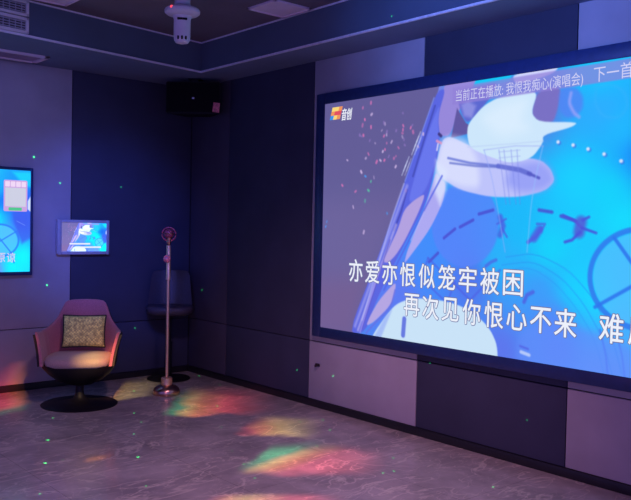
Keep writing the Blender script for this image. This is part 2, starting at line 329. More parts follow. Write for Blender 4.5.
  ('l',(205,215,250),0.75,0.0025,0.0035,[(0.2772,0.3008),(0.2886,0.2619)]),
  ('l',(205,215,250),0.55,0.0025,0.003,[(0.2863,0.3014),(0.2948,0.27)]),
  ('l',(205,215,250),0.75,0.0025,0.0035,[(0.2726,0.3171),(0.284,0.2782)]),
  ('l',(205,215,250),0.55,0.0025,0.003,[(0.2817,0.3177),(0.2902,0.2863)]),
  ('l',(205,215,250),0.75,0.0025,0.0035,[(0.268,0.3339),(0.2795,0.2944)]),
  ('l',(205,215,250),0.55,0.0025,0.003,[(0.2772,0.3345),(0.286,0.3031)]),
  ('l',(160,160,238),0.7,0.01,0.014,[(0.2844,0.378),(0.205,0.6731),(0.1263,0.9715)]),
  ('l',(185,190,248),0.6,0.006,0.008,[(0.2752,0.3693),(0.2406,0.5064),(0.202,0.6899),(0.1498,0.9413)]),
  ('l',(195,185,240),0.6,0.008,0.012,[(0.2536,0.5348),(0.218,0.6719),(0.1655,0.8751),(0.1367,0.9866)]),
  ('l',(90,80,190),0.7,0.0025,0.006,[(0.2357,0.597),(0.1939,0.7869),(0.1504,0.9756)]),
  ('l',(150,140,235),0.8,0.0025,0.008,[(0.2118,0.6893),(0.1753,0.8525),(0.1439,0.9942)]),
  ('p',(178,160,222),1,0.004,[(0.3356,0.4117),(0.3036,0.4384),(0.2772,0.4739),(0.2602,0.5511),(0.2393,0.6132),(0.2151,0.6887),(0.2311,0.6916),(0.2556,0.6568),(0.2795,0.6028),(0.3026,0.5377),(0.3222,0.4785),(0.336,0.4274)]),
  ('p',(172,168,240),1,0.004,[(0.3683,0.3281),(0.3859,0.3595),(0.397,0.3757),(0.3902,0.4443),(0.3556,0.5488),(0.3017,0.6539),(0.2811,0.6916),(0.2893,0.6423),(0.3007,0.6016),(0.3229,0.5215),(0.3422,0.4512),(0.3608,0.3659)]),
  ('p',(220,228,252),0.8,0.02,[(0.3677,0.2816),(0.399,0.3223),(0.3977,0.3984),(0.382,0.4553),(0.3641,0.3972)]),
  ('l',(80,95,225),0.8,0.0025,0.008,[(0.3856,0.3444),(0.3369,0.4744),(0.2801,0.6353),(0.2203,0.8043)]),
  ('l',(190,195,250),0.6,0.0025,0.005,[(0.3369,0.4826),(0.3007,0.5941)]),
  ('p',(180,165,225),1,0.004,[(0.2576,0.7625),(0.205,0.8479),(0.1766,0.9199),(0.1638,0.9646),(0.1903,0.9425),(0.2406,0.8676),(0.2556,0.8118)]),
  ('l',(100,110,225),0.8,0.0025,0.008,[(0.2553,0.7997),(0.2438,0.8711),(0.1903,0.9506),(0.1645,0.9942)]),
  ('p',(200,226,246),1,0.004,[(0.172,1.0476),(0.1909,0.9884),(0.2256,0.9152),(0.2595,0.856),(0.3079,0.8246),(0.3889,0.8206),(0.449,0.8345),(0.5016,0.8775),(0.5248,0.9135),(0.5405,0.9605),(0.5444,1.0424)]),
  ('l',(95,115,222),0.95,0.0025,0.022,[(0.286,0.9129),(0.2834,0.9779)]),
  ('p',(140,165,245),0.6,0.01,[(0.1851,1.0192),(0.2256,0.9152),(0.2474,0.8827),(0.2112,1.0139)]),
  ('l',(60,45,110),0.9,0.0025,0.012,[(0.3742,0.1823),(0.3801,0.1905)]),
  ('l',(225,150,190),0.9,0.0025,0.01,[(0.369,0.2085),(0.3804,0.2178)]),
  ('l',(225,225,250),0.9,0.0025,0.007,[(0.3722,0.2207),(0.3696,0.2433)]),
  ('p',(145,128,212),0.75,0.004,[(0.409,0.012),(0.83,0.004),(0.83,0.066),(0.409,0.078)]),
  ('l',(235,120,185),0.6693644356752445,0.004,0.010047404572773503,[(0.1635,0.0203),(0.1632,0.0267)]),
  ('l',(205,180,225),0.7806708639847557,0.004,0.010726366856538726,[(0.1677,0.0708),(0.1651,0.0738)]),
  ('l',(235,120,185),0.8687719250017383,0.004,0.0077732321624926545,[(0.1651,0.1208),(0.1655,0.1295)]),
  ('l',(205,180,225),0.6129022803084653,0.004,0.007777098556222895,[(0.2109,0.115),(0.2115,0.1225)]),
  ('l',(165,130,210),0.5,0.004,0.007203783297227069,[(0.1628,0.1794),(0.1615,0.1835)]),
  ('l',(235,120,185),0.9402536708193342,0.004,0.006250900358292782,[(0.2128,0.2224),(0.2131,0.2265)]),
  ('l',(205,180,225),0.56668803545074,0.004,0.006654058259317172,[(0.1798,0.194),(0.1811,0.1957)]),
  ('l',(235,120,185),0.8086846239310502,0.004,0.006837026410288115,[(0.2677,0.1318),(0.2697,0.1382)]),
  ('l',(235,120,185),0.8245107681313795,0.004,0.006855821490141458,[(0.268,0.1481),(0.268,0.1545)]),
  ('l',(235,120,185),0.5364312044830217,0.004,0.008603895270833255,[(0.2654,0.1638),(0.268,0.1655)]),
  ('l',(235,120,185),0.8332513225621141,0.004,0.0070629974078966155,[(0.2922,0.1434),(0.2909,0.1492)]),
  ('l',(235,120,185),0.5655330585320908,0.004,0.010874303724590063,[(0.2984,0.1603),(0.2994,0.1678)]),
  ('l',(235,120,185),0.6503833821214227,0.004,0.006242359346027902,[(0.254,0.2189),(0.2569,0.2247)]),
  ('l',(235,120,185),0.5597496445006108,0.004,0.010378976112068125,[(0.2422,0.2619),(0.2419,0.2648)]),
  ('l',(235,120,185),0.6678489324983984,0.004,0.005352623709055806,[(0.2484,0.2544),(0.2478,0.2567)]),
  ('l',(205,180,225),0.914901504663266,0.004,0.008722411909055084,[(0.2491,0.295),(0.2471,0.3002)]),
  ('l',(205,180,225),0.932059104514655,0.004,0.00913303427679114,[(0.2066,0.23),(0.2056,0.2334)]),
  ('l',(235,120,185),0.7115363715716096,0.004,0.010411162815086826,[(0.1877,0.2695),(0.1854,0.277)]),
  ('l',(235,120,185),0.7392883351588037,0.004,0.006076377390040381,[(0.1573,0.2334),(0.1602,0.2416)]),
  ('l',(165,130,210),0.5,0.004,0.006080721784642521,[(0.2719,0.1887),(0.2719,0.194)]),
  ('l',(205,180,225),0.7466452385509317,0.004,0.008016946972667853,[(0.2347,0.1922),(0.2321,0.1992)]),
  ('l',(235,120,185),0.6600644630385081,0.004,0.008524905875206818,[(0.1191,0.392),(0.1158,0.3955)]),
  ('l',(235,120,185),0.7516914488152511,0.004,0.009009845269360484,[(0.0688,0.3635),(0.0714,0.3676)]),
  ('l',(90,190,160),0.9414304786242345,0.004,0.009295911757373154,[(0.1599,0.3891),(0.1632,0.3931)]),
  ('l',(90,190,160),0.5803922266609771,0.004,0.010110931978147357,[(0.1508,0.4309),(0.1508,0.4384)]),
  ('l',(70,160,250),0.6466572199183651,0.004,0.00664211065156485,[(0.0165,0.5221),(0.0149,0.5273)]),
  ('l',(70,160,250),0.8031371635118996,0.004,0.007139423803145491,[(0.0129,0.5441),(0.0113,0.5488)]),
  ('l',(70,160,250),0.921881832351423,0.004,0.0074508141435702955,[(0.1488,0.3293),(0.1517,0.3322)]),
  ('l',(90,190,160),0.8901371606420847,0.004,0.007698704420452811,[(0.1694,0.3519),(0.1687,0.3554)]),
  ('l',(165,130,210),0.5,0.004,0.0058511492548587955,[(0.1321,0.1585),(0.1354,0.1614)]),
  ('l',(205,180,225),0.6629130134122204,0.004,0.010123128763313841,[(0.1508,0.2538),(0.1494,0.2555)]),
  ('l',(165,130,210),0.5,0.004,0.009025149795279803,[(0.218,0.1492),(0.2174,0.1551)]),
  ('l',(205,180,225),0.9213011667980282,0.004,0.008098731115410755,[(0.1975,0.266),(0.2004,0.27)]),
  ('l',(205,180,225),0.7489435192094529,0.004,0.01020276883111298,[(0.1498,0.5627),(0.1481,0.572)]),
  ('l',(70,160,250),0.5880194855631171,0.004,0.008518689309406358,[(0.2242,0.4861),(0.2249,0.489)]),
  ('l',(205,180,225),0.8415487196943219,0.004,0.006083198873588375,[(0.1096,0.4559),(0.1116,0.4652)]),
  ('l',(205,180,225),0.9408919800207701,0.004,0.005994472893512681,[(0.0848,0.2561),(0.0877,0.2584)]),
  ('l',(235,120,185),0.9355912307776231,0.004,0.007895971202553514,[(0.1436,0.0883),(0.1442,0.0929)]),
  ('l',(165,130,210),0.5,0.004,0.007106599020077237,[(0.2661,0.083),(0.267,0.0848)]),
  ('l',(235,120,185),0.591964814119271,0.004,0.009308091382824584,[(0.1367,0.0377),(0.1361,0.0418)]),
  ('l',(205,180,225),0.9284479720543148,0.004,0.010135128337593776,[(0.1344,0.3078),(0.137,0.3148)]),
  ('l',(235,120,185),0.7462593676019149,0.004,0.010786224009218607,[(0.14,0.1551),(0.1406,0.1585)]),
  ('l',(165,130,210),0.5,0.004,0.0067716879939386625,[(0.2069,0.1092),(0.2073,0.1179)]),
  ('l',(165,130,210),0.5,0.004,0.006759150920434318,[(0.2968,0.1359),(0.2958,0.1376)]),
  ('l',(205,180,225),0.6841592566359448,0.004,0.008383520780904437,[(0.2167,0.1626),(0.2171,0.1672)]),
  ('l',(235,120,185),0.5705489521337445,0.004,0.007296478192382714,[(0.218,0.1974),(0.218,0.2003)]),
  ('l',(165,130,210),0.5,0.004,0.00579789824524268,[(0.2269,0.2503),(0.2242,0.2578)]),
  ('l',(165,130,210),0.5,0.004,0.00896995115284387,[(0.2474,0.1498),(0.2468,0.1533)]),
  ('l',(165,130,210),0.5,0.004,0.010498856765709878,[(0.1276,0.1521),(0.1279,0.1562)]),
  ('l',(165,130,210),0.5,0.004,0.01025899818053611,[(0.2808,0.3931),(0.2814,0.3978)]),
  ('l',(205,180,225),0.9395061932642097,0.004,0.007960461212314423,[(0.3291,0.1731),(0.3291,0.1794)]),
  ('l',(165,130,210),0.5,0.004,0.007303349269679446,[(0.2736,0.212),(0.2759,0.2149)]),
  ('l',(235,120,185),0.7672777236768684,0.004,0.00944615733538481,[(0.2125,0.2671),(0.2112,0.27)]),
  ('l',(235,120,185),0.508852092129131,0.004,0.01067105638910576,[(0.137,0.1092),(0.1361,0.1179)]),
  ('l',(205,180,225),0.5644811378018637,0.004,0.0051426495368131694,[(0.1782,0.3328),(0.1795,0.342)]),
  ('l',(205,180,225),0.6104751376948983,0.004,0.00523985903479336,[(0.2024,0.1423),(0.2001,0.1463)]),
  ('l',(235,120,185),0.7161334670309282,0.004,0.008361892369707864,[(0.2095,0.1661),(0.2079,0.1707)]),
  ('l',(205,180,225),0.5165433228801718,0.004,0.007940712866232776,[(0.2657,0.176),(0.268,0.1835)]),
  ('l',(205,180,225),0.6285778793091678,0.004,0.007953583774329911,[(0.3131,0.2213),(0.316,0.2265)]),
  ('p',(55,90,225),0.8,0.03,[(0.9,0.42),(1.0,0.34),(1.01,0.66),(0.955,0.72),(0.93,0.62)]),
  ('p',(215,225,250),0.9,0.008,[(0.985,0.3),(1.01,0.22),(1.01,0.42),(0.985,0.38)]),
  ('p',(20,210,250),0.8,0.03,[(0.9,0.02),(1.01,0.01),(1.01,0.17),(0.96,0.14)]),
  ('l',(150,180,250),0.5,0.0025,0.006,[(0.925,0.5),(0.97,0.54)]),
]
# ------------------------------------------------------------------ the video picture
def seg_dist(x, y, ax, ay, bx, by):
    dx, dy = bx-ax, by-ay; q = dx*dx+dy*dy+1e-12
    k = np.clip(((x-ax)*dx+(y-ay)*dy)/q, 0, 1)
    return np.hypot(x-ax-k*dx, y-ay-k*dy)

def picture(nx, ny, boost=1.0, floor_soft=0.0):
    """vertex colours (linear) of the music video on an nx x ny vertex grid; u right, v down"""
    U, V = np.meshgrid(np.linspace(0, 1, nx), np.linspace(0, 1, ny)); U *= 16/9
    rgb = np.zeros((ny, nx, 3)); wsum = np.zeros((ny, nx))
    for (u, v, r, g, b) in CTRL:
        w = 1/((U-u*16/9)**2+(V-v)**2+.004)**1.6
        wsum += w; rgb += w[..., None]*np.array([r, g, b])
    rgb /= wsum[..., None]
    for a in ART:
        if a[0] == 'p':
            _, c, al, s, pts = a
        else:
            _, c, al, s, w, pts = a
        s = max(s*1.5, .008, floor_soft)
        P = [(p[0]*16/9, p[1]) for p in pts]
        if len(P) > 5 or (a[0] == 'l' and len(P) > 3):        # round the corners (Chaikin)
            for _r in range(2):
                Q = [] if a[0] == 'p' else [P[0]]
                for k in range(len(P) if a[0] == 'p' else len(P)-1):
                    (ax, ay), (bx, by) = P[k], P[(k+1) % len(P)]
                    Q += [(ax*.8+bx*.2, ay*.8+by*.2), (ax*.2+bx*.8, ay*.2+by*.8)]
                P = Q+([P[-1]] if a[0] == 'l' else [])
        pad = s+.02+(0 if a[0] == 'p' else w)
        us = [p[0] for p in P]; vs = [p[1] for p in P]
        sel = (U[0] >= min(us)-pad) & (U[0] <= max(us)+pad); sv = (V[:, 0] >= min(vs)-pad) & (V[:, 0] <= max(vs)+pad)
        if not sel.any() or not sv.any(): continue
        i0, i1 = np.where(sel)[0][[0, -1]]; j0, j1 = np.where(sv)[0][[0, -1]]
        x = U[j0:j1+1, i0:i1+1]; y = V[j0:j1+1, i0:i1+1]
        d = np.full(x.shape, 9.)
        n = len(P)
        for k in range(n if a[0] == 'p' else n-1):
            (ax, ay), (bx, by) = P[k], P[(k+1) % n]
            d = np.minimum(d, seg_dist(x, y, ax, ay, bx, by))
        if a[0] == 'p':
            ins = np.zeros(x.shape, bool)
            for k in range(n):
                (ax, ay), (bx, by) = P[k], P[(k+1) % n]
                if ay == by: continue
                cr = ((ay > y) != (by > y)) & (x < (bx-ax)*(y-ay)/(by-ay)+ax)
                ins ^= cr
            d = np.where(ins, -d, d)
        else:
            d = d-w/2
        m = np.clip(.5-d/s, 0, 1)
        m = m*m*(3-2*m)*al
        rgb[j0:j1+1, i0:i1+1] = rgb[j0:j1+1, i0:i1+1]*(1-m[..., None])+np.array(c)*m[..., None]
    rng = np.random.default_rng(3)
    rgb = np.clip(rgb*boost, 0, 255)/255
    l = np.where(rgb <= .04045, rgb/12.92, ((rgb+.055)/1.055)**2.4)
    return l

def display(name, nx, ny, to_world, mat, parent, boost=1.0, soft=0.0):
    """a flat pixel panel: to_world(u, v) gives local coordinates"""
    img = picture(nx, ny, boost, soft)
    U, V = np.meshgrid(np.linspace(0, 1, nx), np.linspace(0, 1, ny))
    co = to_world(U, V).reshape(-1, 3).astype(np.float32)
    idx = np.arange(nx*ny).reshape(ny, nx)
    f = np.stack([idx[:-1, :-1], idx[1:, :-1], idx[1:, 1:], idx[:-1, 1:]], -1).reshape(-1, 4)
    me = bpy.data.meshes.new(name)
    me.vertices.add(nx*ny); me.vertices.foreach_set('co', co.ravel())
    me.loops.add(f.size); me.loops.foreach_set('vertex_index', f.ravel().astype(np.int32))
    me.polygons.add(len(f)); me.polygons.foreach_set('loop_start', (np.arange(len(f))*4).astype(np.int32))
    me.update(calc_edges=True); me.validate()
    at = me.color_attributes.new('picture', 'FLOAT_COLOR', 'POINT')
    at.data.foreach_set('color', np.concatenate([img, np.ones((ny, nx, 1))], -1).astype(np.float32).ravel())
    me.materials.append(mat)
    return link(bpy.data.objects.new(name, me), parent)

def text_mesh(body, size, offset=0.0, shear=0.0, extrude=0.0):
    cu = bpy.data.curves.new('lettering', 'FONT'); cu.body = body; cu.size = size; cu.offset = offset; cu.shear = shear
    cu.extrude = extrude; cu.resolution_u = 3
    o = bpy.data.objects.new('lettering', cu); col.objects.link(o)
    dg = bpy.context.evaluated_depsgraph_get(); dg.update()
    me = bpy.data.meshes.new_from_object(o.evaluated_get(dg))
    bpy.data.objects.remove(o); bpy.data.curves.remove(cu)
    return me

def lettering(name, glyphs, mat, basis, parent, spread=0.0):
    """glyphs: (text, centre x, centre y, width or None, height, offset, shear) in the plane of basis"""
    bm = bmesh.new()
    for (body, cx, cy, w, h, off, sh) in glyphs:
        me = text_mesh(body, h/.88, off, sh)
        vs0 = [v.co.copy() for v in me.vertices]
        if not vs0: continue
        x0 = min(v.x for v in vs0); x1 = max(v.x for v in vs0); y0 = min(v.y for v in vs0); y1 = max(v.y for v in vs0)
        sx = (w/(x1-x0)) if w else 1
        mx, my = (x0+x1)/2, (y0+y1)/2
        for k in range(8 if spread else 1):
            a = k*math.pi/4; n0 = len(bm.verts); bm.from_mesh(me); bm.verts.ensure_lookup_table()
            for v in bm.verts[n0:]: v.co = Vector(((v.co.x-mx)*sx+cx+spread*math.cos(a), (v.co.y-my)+cy+spread*math.sin(a), k*.00003))
        bpy.data.meshes.remove(me)
    bmesh.ops.transform(bm, matrix=basis, verts=bm.verts)
    me = bpy.data.meshes.new(name); bm.to_mesh(me); bm.free(); me.materials.append(mat)
    return link(bpy.data.objects.new(name, me), parent)
# ------------------------------------------------------------------ the room
H, ZU, BB, SEAM, G, TH = 2.7346, 2.99, .055, .5194, .006, .02
XL, YN = -6.6, -9.0                                   # how far the walls run past the frame

bm = bmesh.new(); quad_prism(bm, [(XL, YN), (.12, YN), (.12, .12), (XL, .12)], -.1, 0)
floor = struct(obj('floor', bm, M['floor'], smooth=False))

def wall_of_panels(side, bounds, mats):
    bm = bmesh.new()
    if side == 'back': box(bm, ((XL+.12)/2, TH+.05, 1.55), (.12-XL, .1, 3.1))
    else: box(bm, (TH+.05, YN/2, 1.55), (.1, -YN, 3.1))
    w = struct(obj('wall_'+side, bm, M['gap'], smooth=False))
    for (a, b), m in zip(zip(bounds, bounds[1:]), mats):
        for nm, z0, z1 in (('lower_panel', BB+.002, SEAM-G/2), ('upper_panel', SEAM+G/2, H)):
            bm = bmesh.new(); mid = (a+b)/2; ln = abs(a-b)-G
            if side == 'back': box(bm, (mid, TH/2, (z0+z1)/2), (ln, TH, z1-z0), bev=.003)
            else: box(bm, (TH/2, mid, (z0+z1)/2), (TH, ln, z1-z0), bev=.003)
            obj(nm, bm, M[m], w)
    return w
wall_of_panels('back', [-.002, -1.2054, -2.37, -3.535, -4.70, -5.865, XL], ['dark_panel', 'light_panel', 'dark_panel', 'light_panel', 'dark_panel', 'light_panel'])
wall_of_panels('right', [-.002, -.6376, -1.8063, -2.9508, -4.1089, -5.27, -6.43, -7.59, YN], ['mid_panel', 'dark_panel', 'light_panel', 'dark_panel', 'light_panel', 'dark_panel', 'light_panel', 'dark_panel'])

bm = bmesh.new(); box(bm, (XL/2, -.006, BB/2), (-XL, .012, BB), bev=.003); struct(obj('baseboard_back', bm, M['base']))
bm = bmesh.new(); box(bm, (-.006, YN/2-.006, BB/2), (.012, -YN-.012, BB), bev=.003); struct(obj('baseboard_right', bm, M['base']))

# stepped ceiling: a low soffit round the walls, a fascia, then the higher field
FX = -.375
def fy(x): return -.737-.128*(FX-x)                   # the fascia over the back wall is slightly askew
bm = bmesh.new(); quad_prism(bm, [(XL, YN), (FX, YN), (FX, fy(FX)), (XL, fy(XL))], ZU, ZU+.1)
ceiling = struct(obj('ceiling', bm, M['ceil'], smooth=False))
bm = bmesh.new()
quad_prism(bm, [(XL, fy(XL)), (FX, fy(FX)), (TH, TH), (XL, TH)], H, ZU+.1)
quad_prism(bm, [(FX, fy(FX)), (FX, YN), (TH, YN), (TH, TH)], H, ZU+.1)
obj('soffit', bm, M['soffit'], ceiling, smooth=False)
bm = bmesh.new()
A, B = Vector((XL, fy(XL))), Vector((FX, fy(FX))); d = (B-A).normalized(); nrm = Vector((d.y, -d.x))
quad_prism(bm, [A+nrm*.006, B+nrm*.006, B, A], H, ZU)
quad_prism(bm, [(FX-.006, fy(FX)), (FX, fy(FX)), (FX, YN), (FX-.006, YN)], H, ZU)
obj('fascia', bm, M['fascia'], ceiling, smooth=False)
k = 1
for z0, z1 in ((H-.004, H+.010), (ZU-.010, ZU+.001)):
    bm = bmesh.new(); quad_prism(bm, [A+nrm*.016, B+nrm*.016, B, A], z0, z1)
    struct(obj('trim_%d' % k, bm, M['trim'], smooth=False)); k += 1
    bm = bmesh.new(); quad_prism(bm, [(FX-.016, fy(FX)-.012), (FX, fy(FX)-.012), (FX, YN), (FX-.016, YN)], z0, z1)
    struct(obj('trim_%d' % k, bm, M['trim'], smooth=False)); k += 1

# ------------------------------------------------------------------ big screen on the right wall
SY0, SZT, SZB = -1.9945, 2.371, .649
SH = SZT-SZB; SW = SH*16/9; SX = -.05
scr = thing('video_screen', 'huge black-framed screen on the right wall showing a blue animated music video with lyrics', 'screen', (0, SY0-SW/2, SZB-.08))
ox, oy, oz = scr.location
def frame_bm(w, h, bl, br, bt, bb, depth, lip, bev):
    """frame in local plane: x right, y up, z toward viewer; inner size w x h centred on origin, wall at z=0"""
    bm = bmesh.new()
    x0, x1, y0, y1 = -w/2-bl, w/2+br, -h/2-bb, h/2+bt
    for c, s in ((((x0-w/2)/2, (y0+y1)/2), (bl, y1-y0)), (((x1+w/2)/2, (y0+y1)/2), (br, y1-y0)), ((0, (y1+h/2)/2), (w, bt)), ((0, (y0-h/2)/2), (w, bb))):
        box(bm, (c[0], c[1], depth/2), (s[0], s[1], depth), bev=bev)
    box(bm, (0, 0, (depth-lip)/2-.004), (w, h, depth-lip-.008))
    return bm
BR = Matrix(((0, 0, -1, 0), (-1, 0, 0, 0), (0, 1, 0, 0), (0, 0, 0, 1)))      # right wall: local x -> -y, y -> z, z -> -x
BB_ = Matrix(((1, 0, 0, 0), (0, 0, -1, 0), (0, 1, 0, 0), (0, 0, 0, 1)))      # back wall: local x -> x, y -> z, z -> -y
cz = (SZT+SZB)/2-oz
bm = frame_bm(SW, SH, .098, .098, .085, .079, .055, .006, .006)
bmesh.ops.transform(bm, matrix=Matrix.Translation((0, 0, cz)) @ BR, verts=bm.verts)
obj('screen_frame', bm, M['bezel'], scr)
def scr_pt(U, V): return np.stack([np.full(U.shape, SX), SW/2-U*SW, SZT-oz-V*SH], -1)
pic = display('display', 620, 349, scr_pt, display_mat('screen_picture', 1.0), scr)
M['text'] = glow('lyric_white', lin((236, 240, 250))); M['textedge'] = glow('lyric_edge', lin((104, 112, 160)))
M['title'] = glow('title_white', lin((206, 206, 240)))
def SB(off): return Matrix.Translation((SX-off, 0, SZT-oz)) @ BR
def su(u): return u*SW-SW/2
def sv(v): return -v*SH
line1 = [(ch, .1253+.0562*i) for i, ch in enumerate('亦爱亦恨似笼牢被困')]
line2 = [('再', .3080), ('次', .3630), ('见', .4180), ('你', .4745), ('恨', .5310), ('心', .5855), ('不', .6400), ('来', .6935), ('难', .7850), ('原', .8405), ('谅', .8950)]
for ln, vv in ((line1, .733), (line2[:8], .853), (line2[8:], .853)):
    gl = [(ch, su(u), sv(vv), .140, .155, 0, 0) for ch, u in ln]
    lt = lettering('lyric_line', gl, M['text'], SB(.0030), pic, .0013)
    lettering('lyric_outline', gl, M['textedge'], SB(.0012), pic, .0065)
lettering('song_title', [('当前正在播放: 我恨我痴心(演唱会)', su(.5665), sv(.0490), .2960*SW, .070, 0, 0)], M['title'], SB(.0014), pic)
lettering('next_song_title', [('下一首:', su(.7755), sv(.0395), .080*SW, .082, 0, 0)], M['title'], SB(.0014), pic)
# channel emblem: a block of coloured squares with two slanted characters
bm = bmesh.new(); u0, u1, v0, v1 = .019, .056, .020, .074
cells = [(0, 2, 0), (1, 2, 0), (2, 2, 1), (0, 1, 1), (1, 1, 2), (2, 1, 2), (1, 0, 0), (0, 0, 3), (2, 0, 1), (0, 2, 0)]
seen = set()
for cx_, cy_, mi in cells:
    if (cx_, cy_) in seen: continue
    seen.add((cx_, cy_)); w_ = (u1-u0)*SW/3; h_ = (v1-v0)*SH/3; sl = .010*cy_
    x = su(u0)+cx_*w_+sl; y = sv(v1)+cy_*h_
    f = bm.faces.new([bm.verts.new(p) for p in ((x, y, 0), (x+w_, y, 0), (x+w_+.010, y+h_, 0), (x+.010, y+h_, 0))]); f.material_index = mi
bmesh.ops.transform(bm, matrix=SB(.0012), verts=bm.verts)
emb = obj('channel_emblem', bm, [glow('emblem_yellow', lin((250, 215, 120))), glow('emblem_orange', lin((240, 150, 90))), glow('emblem_red', lin((225, 80, 95))), glow('emblem_blue', lin((60, 150, 235)))], pic, smooth=False)
lettering('channel_name', [('音创', su(.0815), sv(.057), .036*SW, .082, 0, .22)], M['text'], SB(.0014), pic, .0015)

# ------------------------------------------------------------------ television on the back wall (its right end is in the photo)
TZT, TZB, TX1 = 1.840, 1.003, -1.583
TH_ = TZT-TZB; TW = TH_*16/9
tv = thing('wall_television', 'flat wall television with thin dark bezel, cut off by the left edge of the photo', 'television', (TX1-TW/2, 0, TZB-.03))
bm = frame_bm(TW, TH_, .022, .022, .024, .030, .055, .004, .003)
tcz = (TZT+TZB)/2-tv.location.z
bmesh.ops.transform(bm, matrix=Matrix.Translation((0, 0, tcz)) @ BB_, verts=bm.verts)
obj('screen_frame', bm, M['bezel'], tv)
tvp = display('display', 420, 237, lambda U, V: np.stack([U*TW-TW/2, np.full(U.shape, -.052), TZT-tv.location.z-V*TH_], -1), display_mat('television_picture', 1.15), tv)
def TB(off): return Matrix.Translation((0, -.052-off, TZT-tv.location.z)) @ BB_
def tu(u): return u*TW-TW/2
def tvv(v): return -v*TH_
for ln, vv in ((line1, .733), (line2[:8], .858), (line2[8:], .858)):
    lettering('lyric_line', [(c, tu(u), tvv(vv), .067, .075, 0, 0) for c, u in ln], M['title'], TB(.0015), tvp, .0012)
lettering('song_title', [('当前正在播放: 我恨我痴心(演唱会)', tu(.5665), tvv(.049), .296*TW, .034, 0, 0)], M['title'], TB(.0008), tvp)
# notice card (its code left blank), with a pink heading band and a green strip
bm = bmesh.new()
def flat(bm, x0, x1, y0, y1, z, mi, r=0):
    pts = []
    if r:
        for cx_, cy_, a0 in ((x1-r, y1-r, 0), (x0+r, y1-r, 90), (x0+r, y0+r, 180), (x1-r, y0+r, 270)):
            for q in range(5): a = R(a0+q*22.5); pts.append((cx_+r*math.cos(a), cy_+r*math.sin(a)))
    else: pts = [(x0, y0), (x1, y0), (x1, y1), (x0, y1)]
    f = bm.faces.new([bm.verts.new((px, py, z)) for px, py in pts]); f.material_index = mi
X0, X1, Y0, Y1 = tu(.852), tu(.982), tvv(.405), tvv(.100)
flat(bm, X0, X1, Y0, Y1, 0, 0, .012)
w4 = (X1-X0-.016)/4
for q in range(4): flat(bm, X0+.008+q*w4+.003, X0+.008+(q+1)*w4-.003, Y1-.054, Y1-.010, .0006, 1, .006)
flat(bm, X0+.012, X1-.012, Y0+.040, Y1-.062, .0006, 2)
flat(bm, X0+.040, X1-.045, Y0+.006, Y0+.032, .0006, 3, .005)
bmesh.ops.transform(bm, matrix=TB(.0008), verts=bm.verts)
nc = obj('notice_card', bm, [glow('card_pink', lin((205, 165, 225))), glow('card_heading', lin((240, 215, 245))), glow('card_white', lin((206, 208, 226))), glow('card_green', lin((80, 200, 140)))], tvp, smooth=False)

# ------------------------------------------------------------------ song-selection touch panel
PX0, PX1, PZ0, PZ1 = -1.345, -.868, 1.143, 1.445
pn = thing('touch_panel', 'small wall-mounted touch panel in a grey frame above the armchair, showing the video', 'screen', ((PX0+PX1)/2, 0, PZ0))
pw, ph = PX1-PX0-.066, PZ1-PZ0-.054
pcz = (PZ0+PZ1)/2-PZ0
bm = frame_bm(pw, ph, .038, .028, .026, .028, .05, .004, .004)
bmesh.ops.transform(bm, matrix=Matrix.Translation((.005, 0, pcz)) @ BB_, verts=bm.verts)
obj('panel_frame', bm, M['tabframe'], pn)
display('display', 240, 135, lambda U, V: np.stack([U*pw-pw/2+.005, np.full(U.shape, -.047), pcz+ph/2-V*ph], -1), display_mat('panel_picture', 1.35), pn, boost=1.05, soft=.02)
bm = bmesh.new()
for uu, vv, ww in ((.40, .735, .46), (.60, .855, .55)): box(bm, (uu*pw-pw/2+.005, -.0478, pcz+ph/2-vv*ph), (ww*pw, .0006, .013))
obj('lyric_strip', bm, M['text'], pn, smooth=False)

# ------------------------------------------------------------------ swivel armchair
CH = (-1.446, -.746, 0)
face = math.atan2(-.42, .908)                          # front of the chair (local -y) turned toward the room
chair = thing('swivel_armchair', 'mauve upholstered bucket armchair with black shell on a round pedestal, facing the room', 'armchair', CH, -R(32)); chair.scale = (.934,)*3
def rim_z(x):
    xs = [0, .10, .150, .172, .186, .200, .222, .255, .290, .320]; zs = [.840, .838, .830, .812, .785, .742, .690, .645, .615, .600]
    return float(np.interp(abs(x), xs, zs))
NU = 57
def rim_pt(u):
    """u -1..1 round the rim from the left arm tip over the back to the right arm tip"""
    ph = u*R(128)
    if abs(ph) <= R(90):
        x = .320*math.sin(ph); y = .30*math.cos(ph)
        z = rim_z(x)
    else:
        t = (abs(ph)-R(90))/R(38); x = math.copysign(.320+.008*t, ph); y = -.17*t; z = .600+.018*t
    y += max(0, z-.6)*.22
    return Vector((x, y, z))
def low_pt(u):
    ph = u*R(128)
    if abs(ph) <= R(90): x = .275*math.sin(ph); y = .24*math.cos(ph)
    else:
        t = (abs(ph)-R(90))/R(38); x = math.copysign(.275, ph); y = -.25*t
    return Vector((x, y, .36))
def wallrow(v, off):
    row = []
    for i in range(NU):
        u = -1+2*i/(NU-1)
        a, b = low_pt(u), rim_pt(u)
        p = a.lerp(b, v); k = -.35*math.sin(v*math.pi) if abs(u) > .55 else .4*math.sin(v*math.pi)
        out = Vector((p.x, p.y if abs(u*128) < 90 else 0, 0)); out = out.normalized() if out.length else out
        p += out*(.018*k)
        row.append(p+out*off+Vector((0, 0, 0)))
    return row
vs_ = [i/12 for i in range(13)]
bm = bmesh.new()                                       # inner upholstery with a rolled edge and the front faces of the arms
inner = [[bm.verts.new(p) for p in wallrow(v, -.016)] for v in vs_]
lip = [[bm.verts.new(p+Vector((0, 0, .010))) for p in wallrow(1, -.008)], [bm.verts.new(p+Vector((0, 0, .010))) for p in wallrow(1, .004)]]
outer = [[bm.verts.new(p) for p in wallrow(v, .006)] for v in vs_[::-1]]
